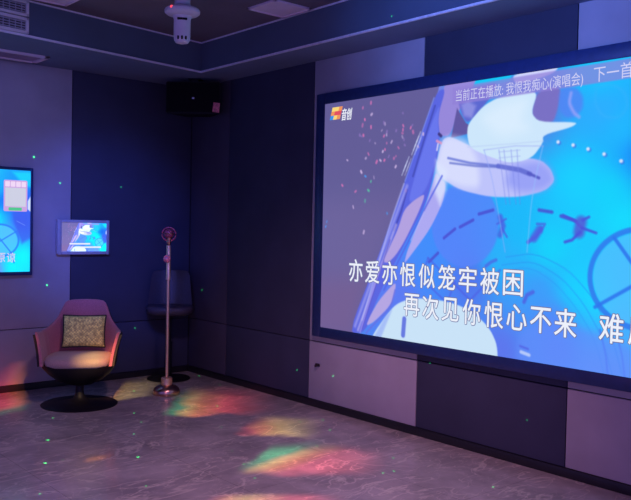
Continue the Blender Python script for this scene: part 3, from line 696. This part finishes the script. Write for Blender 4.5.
rows = inner+lip+outer
grid_faces(bm, rows)
for i in (0, NU-1):
    for k in range(12):
        bm.faces.new((inner[k][i], inner[k+1][i], outer[11-k][i], outer[12-k][i]))
    bm.faces.new((inner[12][i], lip[0][i], lip[1][i], outer[0][i]))
obj('upholstery', bm, M['mauve'], chair, angle=60)
bm = bmesh.new()                                       # black outer shell: bowl plus back
o1 = [[bm.verts.new(p-Vector((0, 0, .012*v))) for p in wallrow(v, .010)] for v in vs_]
o2 = [[bm.verts.new(p-Vector((0, 0, .012*v))) for p in wallrow(v, .024)] for v in vs_[::-1]]
grid_faces(bm, o1+o2)
for i in (0, NU-1):
    for k in range(12): bm.faces.new((o1[k][i], o1[k+1][i], o2[11-k][i], o2[12-k][i]))
def bowl(rx, ry, z, q=.85, n=64):
    return [bm.verts.new((rx*math.copysign(abs(math.cos(2*math.pi*i/n))**q, math.cos(2*math.pi*i/n)), ry*math.copysign(abs(math.sin(2*math.pi*i/n))**q, math.sin(2*math.pi*i/n))-.005, z)) for i in range(n)]
br_ = [bowl(.05, .05, .165, 1), bowl(.11, .10, .178, .95), bowl(.185, .165, .215, .85), bowl(.250, .222, .272, .72), bowl(.292, .258, .335, .55), bowl(.298, .262, .356, .52), bowl(.27, .24, .356, .52)]
grid_faces(bm, br_, True); bm.faces.new(br_[0]); bm.faces.new(br_[-1])
obj('outer_shell', bm, M['shell'], chair, angle=60)
bm = bmesh.new()                                       # seat pad
def pad(rx, ry, z, n=56):
    pts = []
    for i in range(n):
        a = 2*math.pi*i/n; c, s = math.cos(a), math.sin(a)
        pts.append(bm.verts.new((rx*math.copysign(abs(c)**.5, c), ry*math.copysign(abs(s)**.55, s)-.035, z-.025)))
    return pts
pr_ = [pad(.245, .235, .37), pad(.262, .252, .385), pad(.268, .258, .41), pad(.262, .252, .432), pad(.235, .225, .446), pad(.15, .14, .455), pad(.03, .03, .457)]
grid_faces(bm, pr_, True); bm.faces.new(pr_[0]); bm.faces.new(pr_[-1])
obj('seat_pad', bm, M['seatfab'], chair, angle=70)
bm = bmesh.new()
lathe(bm, [(.31, 0), (.312, .006), (.300, .013), (.20, .022), (.10, .034), (.055, .052), (.036, .085), (.032, .17)], 56)
obj('pedestal', bm, M['shell'], chair, angle=50)

# throw pillow leaning on the back of the chair
bm = bmesh.new(); PW, PH, PT = .355, .275, .095
def prow(j, n, side):
    rows_ = []
    v = -1+2*j/n
    for i in range(n+1):
        u = -1+2*i/n
        pinch = 1-.10*(1-abs(u))*abs(v)**2*0-.055*(u*u*0+1)*0
        x = u*PW/2*(1-.05*(1-v*v)); z = v*PH/2*(1-.06*(1-u*u))
        y = side*PT/2*(max(0, (1-u**4)*(1-v**4)))**.55
        rows_.append((x, y, z))
    return rows_
n_ = 20
fr = [[bm.verts.new(p) for p in prow(j, n_, -1)] for j in range(n_+1)]
bk = [[bm.verts.new(p) for p in prow(j, n_, 1)] for j in range(n_+1)]
grid_faces(bm, fr); grid_faces(bm, bk); bmesh.ops.remove_doubles(bm, verts=bm.verts, dist=1e-5)
pil = thing('throw_pillow', 'woven beige rectangular pillow with dark edges, propped on the mauve armchair', 'pillow', CH, -R(32)); pil.scale = (.934,)*3
pm = Matrix.Translation((.012, .135, .595)) @ Matrix.Rotation(R(-14), 4, 'X')
bmesh.ops.transform(bm, matrix=pm, verts=bm.verts)
obj('pillow_cover', bm, M['pillow'], pil, angle=80)
bm = bmesh.new(); n_ = 14
ring = [(-1+2*i/n_, -1) for i in range(n_)]+[(1, -1+2*i/n_) for i in range(n_)]+[(1-2*i/n_, 1) for i in range(n_)]+[(-1, 1-2*i/n_) for i in range(n_)]
tube(bm, [pm @ Vector((u*PW/2*(1-.05*(1-v*v)), 0, v*PH/2*(1-.06*(1-u*u)))) for u, v in ring], .007, 8, closed=True)
obj('piping', bm, M['piping'], pil)

# ------------------------------------------------------------------ microphone stand and microphone
MS = (-.710, -.812, 0)
ms = thing('microphone_stand', 'slim rose-copper floor stand with weighted round base, before the corner stool', 'microphone stand', MS)
bm = bmesh.new()
lathe(bm, [(.106, 0), (.110, .006), (.110, .034), (.100, .054), (.076, .070), (.055, .078), (.046, .082)], 48)
obj('base', bm, M['copper'], ms, angle=35)
bm = bmesh.new(); lathe(bm, [(.046, .080), (.046, .135), (.040, .142), (.022, .146)], 32); obj('base_collar', bm, M['copperdull'], ms)
bm = bmesh.new(); lathe(bm, [(.0125, .14), (.0125, .99)], 20); obj('lower_pole', bm, M['copperdull'], ms)
bm = bmesh.new(); lathe(bm, [(.014, .955), (.020, .96), (.020, .985), (.0185, .99), (.0185, 1.245), (.012, 1.25)], 24); obj('upper_pole', bm, M['copperdull'], ms)
bm = bmesh.new()
kd = Vector((-.80, -.60, 0))
for i in range(10):
    a = 2*math.pi*i/10
    for s_ in (0,):
        c_ = Vector((0, 0, 1.135))+kd*.034+Vector((.6*math.cos(a)*.022, -.8*math.cos(a)*.022, math.sin(a)*.022))
        bmesh.ops.create_icosphere(bm, subdivisions=2, radius=.011, matrix=Matrix.Translation(c_))
bmesh.ops.create_icosphere(bm, subdivisions=3, radius=.024, matrix=Matrix.Translation(Vector((0, 0, 1.135))+kd*.034))
obj('clamp_knob', bm, M['pink'], ms)
mic = thing('microphone', 'round microphone in a reddish ring mount on top of the copper stand', 'microphone', (MS[0], MS[1], 1.262), -R(32))
bm = bmesh.new(); tube(bm, [(.056*math.cos(2*math.pi*i/36), 0, .077+.056*math.sin(2*math.pi*i/36)) for i in range(36)], .0075, 10, closed=True)
obj('ring_mount', bm, M['mesh'], mic)
bm = bmesh.new(); lathe(bm, [(.012, -.01), (.017, .0), (.019, .02), (.023, .045), (.026, .055)], 24); obj('microphone_body', bm, M['copper'], mic)
bm = bmesh.new(); bmesh.ops.create_uvsphere(bm, u_segments=24, v_segments=16, radius=.041, matrix=Matrix.Translation((0, 0, .082)))
obj('grille', bm, M['mesh'], mic)
bm = bmesh.new(); tube(bm, [(.040*math.cos(2*math.pi*i/30), .040*math.sin(2*math.pi*i/30), .082) for i in range(30)], .005, 8, closed=True); obj('grille_band', bm, M['copper'], mic)

# ------------------------------------------------------------------ bar stool in the corner
ST = (-.353, -.240, 0)
st = thing('bar_stool', 'dark low-backed bar stool on a round pedestal standing in the room corner', 'stool', ST, -R(33))
bm = bmesh.new()
def sring(rx, ry, z, oy=0, n=44):
    return [bm.verts.new((rx*math.copysign(abs(math.cos(2*math.pi*i/n))**.75, math.cos(2*math.pi*i/n)), ry*math.copysign(abs(math.sin(2*math.pi*i/n))**.75, math.sin(2*math.pi*i/n))+oy, z)) for i in range(n)]
rs = [sring(.05, .05, .585), sring(.16, .15, .592), sring(.205, .185, .612), sring(.218, .195, .640), sring(.215, .192, .665), sring(.195, .17, .680), sring(.05, .05, .676)]
grid_faces(bm, rs, True); bm.faces.new(rs[0]); bm.faces.new(rs[-1])
obj('seat', bm, M['stool'], st, angle=70)
bm = bmesh.new(); nb = 24
def brow(v, off):
    row = []
    z = .655+v*.335; hw = .205-.035*v-.012*max(0, v-.85)/.15
    for i in range(nb+1):
        u = -1+2*i/nb
        x = hw*u; y = .165+.05*v-.10*u*u*(1-.45*v)
        row.append(bm.verts.new((x, y-off if off else y, z-.012*(abs(u)**8)*(v > .95))))
    return row
vv_ = [i/10 for i in range(11)]
fr = [brow(v, .030) for v in vv_]; bk = [brow(v, 0) for v in vv_]
grid_faces(bm, fr); grid_faces(bm, bk)
for a, b in ((fr[0], bk[0]), (fr[-1], bk[-1])):
    for i in range(nb): bm.faces.new((a[i], a[i+1], b[i+1], b[i]))
for i in (0, nb):
    for k_ in range(10): bm.faces.new((fr[k_][i], fr[k_+1][i], bk[k_+1][i], bk[k_][i]))
obj('backrest', bm, M['stool'], st, angle=50)
bm = bmesh.new(); lathe(bm, [(.026, .02), (.026, .34), (.019, .345), (.019, .56), (.06, .575), (.06, .59)], 24); obj('column', bm, M['black'], st)
bm = bmesh.new(); lathe(bm, [(.195, 0), (.198, .006), (.19, .013), (.08, .026), (.03, .034)], 44); obj('base', bm, M['black'], st)

# ------------------------------------------------------------------ loudspeaker high in the corner
sp_f = Vector((-.7071, -.7071, 0)); sp_r = Vector((.7071, -.7071, 0)); sc_ = Vector((-.305, -.500, 2.415))
spk = thing('corner_loudspeaker', 'black loudspeaker with a pink sticker hung high in the dark room corner', 'loudspeaker', sc_)
bm = bmesh.new()
def T(a, b, z): return sp_r*a-sp_f*b+Vector((0, 0, z))
lo = [bm.verts.new(T(a, b, 0)) for a, b in ((-.25, 0), (.25, 0), (.115, .24), (-.115, .24))]
hi = [bm.verts.new(T(a, b, .285)) for a, b in ((-.25, 0), (.25, 0), (.115, .24), (-.115, .24))]
bm.faces.new(lo); bm.faces.new(hi)
for i in range(4): bm.faces.new((lo[i], lo[(i+1) % 4], hi[(i+1) % 4], hi[i]))
bmesh.ops.bevel(bm, geom=list(bm.edges), offset=.008, segments=2, affect='EDGES')
obj('cabinet', bm, M['black'], spk)
rotm = Matrix((sp_r, -sp_f, Vector((0, 0, 1)))).transposed()
bm = bmesh.new(); box(bm, T(0, -.006, .1425), (.475, .012, .262), rot=rotm, bev=.004); obj('grille', bm, M['grille'], spk)
bm = bmesh.new(); box(bm, T(.005, -.0135, .135), (.020, .004, .016), rot=rotm, bev=.001); obj('badge', bm, M['badge'], spk)
bm = bmesh.new(); box(bm, T(.215, -.0135, .052), (.060, .003, .085), rot=rotm @ Matrix.Rotation(R(6), 3, 'Y')); obj('sticker', bm, M['sticker'], spk)
bm = bmesh.new(); box(bm, T(0, .10, .300), (.06, .06, .035), rot=rotm); box(bm, T(0, .10, .3165), (.12, .10, .0065), rot=rotm); obj('ceiling_bracket', bm, M['black'], spk); bm = bmesh.new(); box(bm, (.235, .165, .15), (.145, .05, .05)); box(bm, (.302, .165, .15), (.006, .12, .14)); obj('wall_bracket', bm, M['black'], spk)

# ------------------------------------------------------------------ ceiling fittings
DX, DY = -1.459, -2.206
cam_ = thing('ceiling_camera', 'white cylindrical device with a round collar and red light hanging from the ceiling', 'ceiling device', (DX, DY, 2.565))
def L0(prof): return [(r, z) for r, z in prof]
bm = bmesh.new(); lathe(bm, L0([(.020, 0), (.040, .006), (.050, .022), (.053, .045), (.053, .150), (.056, .160), (.060, .172)]), 40); obj('camera_body', bm, M['white'], cam_, angle=35)
bm = bmesh.new(); lathe(bm, L0([(.058, .172), (.098, .182), (.110, .192), (.112, .206), (.106, .217), (.075, .228), (.052, .240)]), 48); obj('collar', bm, M['white'], cam_, angle=35)
bm = bmesh.new(); lathe(bm, L0([(.050, .240), (.047, .300), (.047, .415), (.075, .418), (.075, .425)]), 36); obj('stem', bm, M['white'], cam_, angle=35)
tc_ = Vector((-4.106-DX, -6.583-DY, 0)).normalized(); ts_ = Vector((-tc_.y, tc_.x, 0))    # toward the room, and sideways
rc = Matrix((ts_, -tc_, Vector((0, 0, 1)))).transposed()
bm = bmesh.new(); box(bm, tc_*.050+Vector((0, 0, .146)), (.062, .014, .014), rot=rc, bev=.003)
obj('lens_slot', bm, M['black'], cam_)
for a in (-.024, 0, .024):
    bm = bmesh.new(); box(bm, tc_*.049*math.cos(a/.05)+ts_*a+Vector((0, 0, .030)), (.012, .014, .022), rot=rc, bev=.003)
    obj('lens_port', bm, M['black'], cam_)
bm = bmesh.new(); bmesh.ops.create_uvsphere(bm, u_segments=16, v_segments=10, radius=.010, matrix=Matrix.Translation(tc_*.083-ts_*(-.066)*-1+Vector((0, 0, .208))))
ind = obj('indicator_light', bm, glow('red_indicator', lin((235, 70, 90)), 1.6), cam_)

def vent(name, label, x0, x1, z0, z1):
    t_ = thing(name, label, 'air vent', (x1, fy(x1), z0), math.atan2(d.y, d.x), 'vents stacked on the ceiling fascia')
    L_ = (x1-x0)/d.x; hgt = z1-z0; fw = .022
    bm = bmesh.new()
    for c, s in (((-L_/2, hgt-fw/2), (L_, fw)), ((-L_/2, fw/2), (L_, fw)), ((-fw/2, hgt/2), (fw, hgt)), ((-L_+fw/2, hgt/2), (fw, hgt))):
        box(bm, (c[0], -.016, c[1]), (s[0], .022, s[1]), bev=.003)
    obj('vent_frame', bm, M['white'], t_)
    bm = bmesh.new(); box(bm, (-L_/2, -.008, hgt/2), (L_-fw, .004, hgt-fw)); obj('backing', bm, M['ventin'], t_, smooth=False)
    bm = bmesh.new()
    nlv = 4
    for i in range(nlv): box(bm, (-L_/2, -.016, fw+(hgt-2*fw)*(i+.5)/nlv), (L_-2*fw, .012, .006), rot=None)
    for i in range(int(L_/.045)): box(bm, (-fw-.03-i*.045, -.014, hgt/2), (.005, .010, hgt-2*fw))
    obj('louvre', bm, M['tabframe'], t_, smooth=False)
    return t_
vent('ceiling_vent', 'white-framed grille, the upper of the two vents at the top left of the photo', -3.1, -1.962, 2.868, 2.982)
vent('ceiling_vent', 'white-framed grille, the lower of the two vents at the top left of the photo', -3.1, -1.962, 2.747, 2.862)

t_ = thing('slot_diffuser', 'long mauve framed panel set under the low ceiling strip above the television', 'ceiling panel', (-2.2, -.25, H))
bm = bmesh.new(); x0, x1, y0, y1 = -.75, .625, -.155, .145
for c, s in ((((x0+x1)/2, y0+.02), (x1-x0, .04)), (((x0+x1)/2, y1-.02), (x1-x0, .04)), ((x0+.02, (y0+y1)/2), (.04, y1-y0)), ((x1-.02, (y0+y1)/2), (.04, y1-y0))):
    box(bm, (c[0], c[1], -.009), (s[0], s[1], .018), bev=.003)
obj('panel_frame', bm, M['lamp'], t_)
bm = bmesh.new(); box(bm, ((x0+x1)/2, (y0+y1)/2, -.005), (x1-x0-.06, y1-y0-.06, .008))
obj('diffuser', bm, surf('mauve_diffuser', (.34, .24, .34), .6, noise=.1, scale=6), t_, smooth=False)

def lamp_panel(label, x0, x1, y0, y1):
    t_ = thing('ceiling_light', label, 'ceiling light', ((x0+x1)/2, (y0+y1)/2, ZU), 0, 'square unlit lights in the upper ceiling')
    w, h = x1-x0, y1-y0
    bm = bmesh.new()
    for c, s in (((0, h/2-.009), (w, .018)), ((0, -h/2+.009), (w, .018)), ((w/2-.009, 0), (.018, h)), ((-w/2+.009, 0), (.018, h))): box(bm, (c[0], c[1], -.008), (s[0], s[1], .016), bev=.002)
    obj('light_frame', bm, M['lamp'], t_)
    bm = bmesh.new(); box(bm, (0, 0, -.006), (w-.03, h-.03, .008)); obj('diffuser', bm, M['lamp'], t_, smooth=False)
lamp_panel('pale square ceiling light beside the metal trim, right of the hanging device', -.745, -.415, -2.235, -1.915)
lamp_panel('pale ceiling light barely showing at the top edge, right of the vents', -2.05, -1.72, -1.37, -1.04)

# dark scuffed cable stub low on the pale panel under the big screen
t_ = thing('wall_hook', 'small dark hook low on the pale wall panel under the screen corner', 'hook', (0, -1.918, .337))
bm = bmesh.new(); box(bm, (-.004, 0, 0), (.008, .050, .022), bev=.003); obj('hook_plate', bm, M['mark'], t_)
bm = bmesh.new(); tube(bm, [(-.004, .012, .004), (-.022, .010, -.004), (-.030, .0, -.010), (-.026, -.014, -.004), (-.020, -.022, .006)], .006, 8); obj('hook_arm', bm, M['mark'], t_)
PATCHES = [
  ((-1.121, -1.465), (0.657, -0.359), (0.608, 0.713), (-0.06, 0.1), (0.45, 1.25), (-0.06, 0.1), (0.3, 1.25), (0.1, [(0.0, (0.02, 0.48, 0.18)), (0.1, (0.02, 0.48, 0.18)), (0.22, (1, 0.66, 0.18)), (0.36, (1, 0.32, 0.08)), (0.6, (1, 0.08, 0.08)), (1, (0.5, 0.05, 0.06))]), 1.0),
  ((-0.997, -2.189), (0.345, -0.506), (0.547, 0.396), (-0.02, 0.25), (0.45, 1.0), (-0.02, 0.16), (0.4, 1.0), (0.35, [(0, (1, 0.08, 0.08)), (0.18, (1, 0.08, 0.08)), (0.32, (1, 0.32, 0.08)), (0.5, (1, 0.66, 0.18)), (0.75, (0.72, 0.55, 0.2)), (1, (0.72, 0.55, 0.2))]), 0.8),
  ((-1.353, -2.801), (0.49, -0.492), (0.492, 0.322), (-0.02, 0.12), (0.6, 1.2), (-0.35, 0.0), (0.45, 1.0), (-0.35, [(0, (0.02, 0.48, 0.18)), (0.06, (0.02, 0.48, 0.18)), (0.18, (1, 0.66, 0.18)), (0.32, (1, 0.32, 0.08)), (0.5, (1, 0.15, 0.2)), (1, (1, 0.15, 0.2))]), 0.72),
  ((-1.309, -2.81), (0.662, 0.021), (0.254, 0.238), (-0.02, 0.2), (0.5, 1.0), (-0.05, 0.2), (0.4, 0.9), (0, [(0, (0.02, 0.48, 0.18)), (0.5, (0.02, 0.48, 0.18)), (1, (0.02, 0.3, 0.26))]), 0.3),
  ((-2.278, -0.773), (0.614, 0.271), (0.262, 0.838), (-0.3, -0.1), (0.6, 0.92), (-0.06, 0.14), (0.7, 1.2), (0, [(0, (1, 0.08, 0.08)), (0.5, (1, 0.08, 0.08)), (0.8, (1, 0.32, 0.08)), (1, (1, 0.66, 0.18))]), 1.0),
  ((-2.287, -0.802), (0.545, 0.102), (0.106, 0.338), (-0.3, -0.1), (0.6, 0.95), (-0.1, 0.2), (0.4, 0.8), (0, [(0, (0.02, 0.48, 0.18)), (1, (0.02, 0.48, 0.18))]), 0.4),
  ((-1.302, -0.804), (0.51, -0.045), (0.637, 0.813), (-0.02, 0.2), (0.55, 1.0), (-0.03, 0.12), (0.45, 1.05), (0.3, [(0, (1, 0.32, 0.08)), (0.12, (1, 0.32, 0.08)), (0.32, (1, 0.66, 0.18)), (0.6, (0.72, 0.55, 0.2)), (1, (0.72, 0.55, 0.2))]), 0.7),
  ((-2.088, -2.198), (0.176, -0.006), (0.053, 0.087), (-0.05, 0.3), (0.6, 1.05), (-0.3, 0.3), (0.5, 1.1), (0, [(0, (1, 0.32, 0.08)), (1, (1, 0.32, 0.08))]), 0.28),
  ((-1.909, -3.245), (0.544, -0.418), (0.158, 0.146), (-0.02, 0.2), (0.7, 1.1), (-0.8, -0.2), (0.5, 1.0), (0, [(0, (1, 0.15, 0.2)), (0.3, (1, 0.66, 0.18)), (0.6, (1, 0.15, 0.2)), (1, (1, 0.15, 0.2))]), 0.42),
  ((-2.084, -2.552), (-0.547, -0.376), (0.111, 0.098), (-0.02, 0.2), (0.5, 1.1), (-0.8, -0.2), (0.5, 1.5), (0, [(0, (0.72, 0.55, 0.2)), (1, (0.72, 0.55, 0.2))]), 0.0),
  ((-1.382, -0.618), (0.372, 0.067), (0.295, 0.6), (-0.5, 0.3), (0.75, 1.0), (-0.5, 0.1), (0.35, 0.8), (0.1, [(0, (1, 0.66, 0.18)), (0.35, (1, 0.66, 0.18)), (0.7, (1, 0.32, 0.08)), (1, (1, 0.32, 0.08))]), 0.9)]
DOTS=[(-2.259, -2.07, 0.0),(-2.049, -1.6, 0.0),(-1.789, -1.056, 0.0),(-2.152, -2.075, 0.0),(-2.49, -2.574, -0.0),(-0.871, -0.55, 0.0),(-1.247, -1.257, 0.0),(-1.337, -1.53, 0.0),(-1.533, -1.794, 0.0),(-1.768, -2.286, 0.0),(-1.993, -2.793, 0.0),(-0.615, -1.425, 0.0),(-0.957, -1.985, 0.0),(-1.237, -2.521, -0.0),(-1.337, -2.788, -0.0),(-1.442, -3.039, 0.0),(-0.057, -0.292, 0.0),(-0.134, -0.755, 0.0),(-0.414, -2.204, 0.0),(-0.238, -2.258, 0.0),(-0.731, -2.756, 0.0),(-0.716, -3.428, 0.0),(-0.795, -3.415, 0.0),(-0.39, -2.504, 0.0),(-0.528, -3.242, 0.0),(-0.485, -3.963, 0.0),(-1.537, 0.0, 1.962),(-1.308, 0.0, 1.756),(-0.736, 0.0, 1.75),(-1.412, 0.0, 0.881),(-0.575, 0.0, 0.456),(0.0, -0.229, 0.805),(0.0, -1.661, 0.257),(0.0, -3.07, 0.517),(0.0, -3.846, 0.281),(0.0, -2.097, 0.276),(0.0, -2.766, 2.795),]
# ------------------------------------------------------------------ light
w = bpy.data.worlds.new('World'); sc.world = w; w.use_nodes = True
bg = w.node_tree.nodes['Background']; bg.inputs['Color'].default_value = (.17, .19, 1.0, 1); bg.inputs['Strength'].default_value = .72

def spot(name, loc, target, power, color, size, blend=.6, radius=.1):
    l = bpy.data.lights.new(name, 'SPOT'); l.energy = power; l.color = color; l.spot_size = R(size); l.spot_blend = blend; l.shadow_soft_size = radius
    o = bpy.data.objects.new(name, l); o.location = loc
    o.rotation_euler = (Vector(target)-Vector(loc)).to_track_quat('-Z', 'Y').to_euler(); col.objects.link(o); return o
def area(name, loc, target, power, color, sx, sy):
    l = bpy.data.lights.new(name, 'AREA'); l.energy = power; l.color = color; l.shape = 'RECTANGLE'; l.size = sx; l.size_y = sy
    o = bpy.data.objects.new(name, l); o.location = loc
    o.rotation_euler = (Vector(target)-Vector(loc)).to_track_quat('-Z', 'Y').to_euler(); col.objects.link(o); return o

area('ceiling_wash', (-3.6, -5.2, .9), (-2.0, -1.6, 3.0), 9, (.25, .33, 1), 1.2, .8)  # unseen low area light added to turn the ceiling bluer
spot('blue_wash', (-2.6, -3.2, 2.7), (-.85, 0, 1.30), 440, (.07, .14, 1), 32, 1, .2)  # unseen spot added for the blue glow around the touch panel
spot('violet_wash', (-3.6, -3.2, 2.7), (-1.75, 0, 1.75), 110, (.27, .30, 1), 44, 1, .2)  # unseen violet spot added to brighten the pale back panel
spot('indigo_wash', (-3.4, -4.6, 2.3), (0, -3.75, 2.75), 480, (.13, .26, 1), 50, 1, .2)  # unseen spot added in place of the screen's blue bloom on the wall
area('rose_fill', (-3.4, -4.6, 1.2), (0, -2.6, .1), 8, (1, .28, .36), 1.0, .6)  # unseen area fill added to make the lower right panels pinker
spot('floor_fill', (-2.1, -3.9, 2.85), (-1.15, -2.6, 0), 145, (.95, .52, .80), 84, .8, .10)  # unseen overhead fill added to raise the floor and give soft shadows
spot('rose_pool', (-2.0, -5.0, 2.7), (-.55, -3.3, 0), 70, (1, .36, .50), 62, 1, .1)  # unseen pink spot added to warm the near right floor
spot('amber_ceiling', (-1.75, -1.9, 2.55), (-1.55, -1.62, 3.0), 1.2, (1, .62, .25), 110, 1, .05)

# projector gobos: procedural patterns given on the floor plane, carried by the light's own direction
def gobo_light(name, loc, target, size, energy):
    o = spot(name, loc, target, energy, (1, 1, 1), size, .05, 0.0)
    l = o.data; l.use_nodes = True; t = l.node_tree
    for n in list(t.nodes): t.nodes.remove(n)
    out = N(t, 'ShaderNodeOutputLight'); em = N(t, 'ShaderNodeEmission'); t.links.new(em.outputs[0], out.inputs[0])
    g = N(t, 'ShaderNodeNewGeometry')
    return o, t, em, g
def mth(t, op, a, b=None, c=None, clamp=False):
    n = N(t, 'ShaderNodeMath', operation=op); n.use_clamp = clamp
    for i, x in enumerate((a, b, c)):
        if x is None: continue
        if isinstance(x, (int, float)): n.inputs[i].default_value = x
        else: t.links.new(x, n.inputs[i])
    return n.outputs[0]
def smooth(t, x, a, b, lo=0, hi=1):
    n = N(t, 'ShaderNodeMapRange', interpolation_type='SMOOTHSTEP')
    t.links.new(x, n.inputs['Value'])
    for k_, v_ in (('From Min', a), ('From Max', b), ('To Min', lo), ('To Max', hi)): n.inputs[k_].default_value = v_
    return n.outputs['Result']
GSIGN = 1
DL = (-2.75, -4.0, 2.85)
o, t, em, g = gobo_light('prism_light', DL, (-1.1, -1.7, 0), 88, 1500)
sx = N(t, 'ShaderNodeSeparateXYZ'); t.links.new(g.outputs['Incoming'], sx.inputs[0])
k_ = mth(t, 'DIVIDE', DL[2], mth(t, 'ABSOLUTE', sx.outputs[2]))
fx = mth(t, 'MULTIPLY_ADD', mth(t, 'MULTIPLY', sx.outputs[0], GSIGN), k_, DL[0]); fyy = mth(t, 'MULTIPLY_ADD', mth(t, 'MULTIPLY', sx.outputs[1], GSIGN), k_, DL[1])
# warp for ragged edges
cv = N(t, 'ShaderNodeCombineXYZ'); t.links.new(fx, cv.inputs[0]); t.links.new(fyy, cv.inputs[1])
nz = N(t, 'ShaderNodeTexNoise'); nz.inputs['Scale'].default_value = 3.5; nz.inputs['Detail'].default_value = 2; t.links.new(cv.outputs[0], nz.inputs['Vector'])
wob = mth(t, 'SUBTRACT', nz.outputs['Fac'], .5)
total = None
for (P0, E1, E2, s0, s1, t0, t1, stops, amp) in PATCHES:
    # P0 + s*E1 + q*E2 ; s along the streak, q across
    det = E1[0]*E2[1]-E1[1]*E2[0]
    dx_ = mth(t, 'SUBTRACT', fx, P0[0]); dy_ = mth(t, 'SUBTRACT', fyy, P0[1])
    s_ = mth(t, 'ADD', mth(t, 'MULTIPLY', dx_, E2[1]/det), mth(t, 'MULTIPLY', dy_, -E2[0]/det))
    q_ = mth(t, 'ADD', mth(t, 'MULTIPLY', dx_, -E1[1]/det), mth(t, 'MULTIPLY', dy_, E1[0]/det))
    q_ = mth(t, 'MULTIPLY_ADD', wob, .35, q_); s_ = mth(t, 'MULTIPLY_ADD', wob, .25, s_)
    m1 = smooth(t, s_, s0[0], s0[1]); m2 = smooth(t, s_, s1[0], s1[1], 1, 0); m3 = smooth(t, q_, t0[0], t0[1]); m4 = smooth(t, q_, t1[0], t1[1], 1, 0)
    m_ = mth(t, 'MULTIPLY', mth(t, 'MULTIPLY', m1, m2), mth(t, 'MULTIPLY', m3, m4)); m_ = mth(t, 'MULTIPLY', m_, amp)
    rp = N(t, 'ShaderNodeValToRGB'); cr = rp.color_ramp
    kk = mth(t, 'MULTIPLY_ADD', q_, stops[0], s_)
    t.links.new(kk, rp.inputs['Fac'])
    els = stops[1]
    cr.elements[0].position = els[0][0]; cr.elements[0].color = els[0][1]+(1,)
    cr.elements[1].position = els[1][0]; cr.elements[1].color = els[1][1]+(1,)
    for p_, c_ in els[2:]:
        e = cr.elements.new(p_); e.color = c_+(1,)
    vm = N(t, 'ShaderNodeVectorMath', operation='SCALE'); t.links.new(rp.outputs['Color'], vm.inputs[0]); t.links.new(m_, vm.inputs['Scale'])
    if total is None: total = vm.outputs[0]
    else:
        ad = N(t, 'ShaderNodeVectorMath', operation='ADD'); t.links.new(total, ad.inputs[0]); t.links.new(vm.outputs[0], ad.inputs[1]); total = ad.outputs[0]
t.links.new(total, em.inputs['Color']); em.inputs['Strength'].default_value = 1

# green star laser: one lamp, a few dozen pencil beams
LL = Vector((-3.0, -4.6, 2.8))
o, t, em, g = gobo_light('star_laser', LL, (-1.1, -1.7, .3), 100, 4000)
inc = N(t, 'ShaderNodeVectorMath', operation='SCALE'); t.links.new(g.outputs['Incoming'], inc.inputs[0]); inc.inputs['Scale'].default_value = GSIGN
tot = None
rl = random.Random(2)
for i, p in enumerate(DOTS):
    dv = (Vector(p)-LL); dist = dv.length; dv.normalize()
    nd = N(t, 'ShaderNodeVectorMath', operation='DISTANCE'); t.links.new(inc.outputs[0], nd.inputs[0]); nd.inputs[1].default_value = dv
    big = i in (0, 1, 9)
    rr = (.0036 if big else rl.uniform(.0018, .0026))
    m_ = smooth(t, nd.outputs['Value'], 0, rr, (1.6 if big else rl.uniform(.6, 1.3))*(dist/4)**2, 0)
    tot = m_ if tot is None else mth(t, 'ADD', tot, m_)
t.links.new(tot, em.inputs['Strength']); em.inputs['Color'].default_value = (.04, 1, .20, 1)

# ------------------------------------------------------------------ camera
cd = bpy.data.cameras.new('camera'); cd.sensor_fit = 'HORIZONTAL'; cd.sensor_width = 36; cd.lens = 790.2846/631*36
cam = bpy.data.objects.new('camera', cd); col.objects.link(cam)
Fv = Vector((0.65578265, 0.754416, -0.02838345)); Rv = Vector((0.75494488, -0.65544973, 0.02106829)); Uv = Vector((0.00270967, 0.03524416, 0.99937506))
mw = Matrix((Rv, Uv, -Fv)).transposed().to_4x4(); mw.translation = (-4.10603445, -6.58305668, 1.42)
cam.matrix_world = mw; cd.clip_start = .05
sc.camera = cam
sc.view_settings.view_transform = 'Standard'; sc.view_settings.look = 'None'; sc.view_settings.exposure = 0; sc.view_settings.gamma = 1
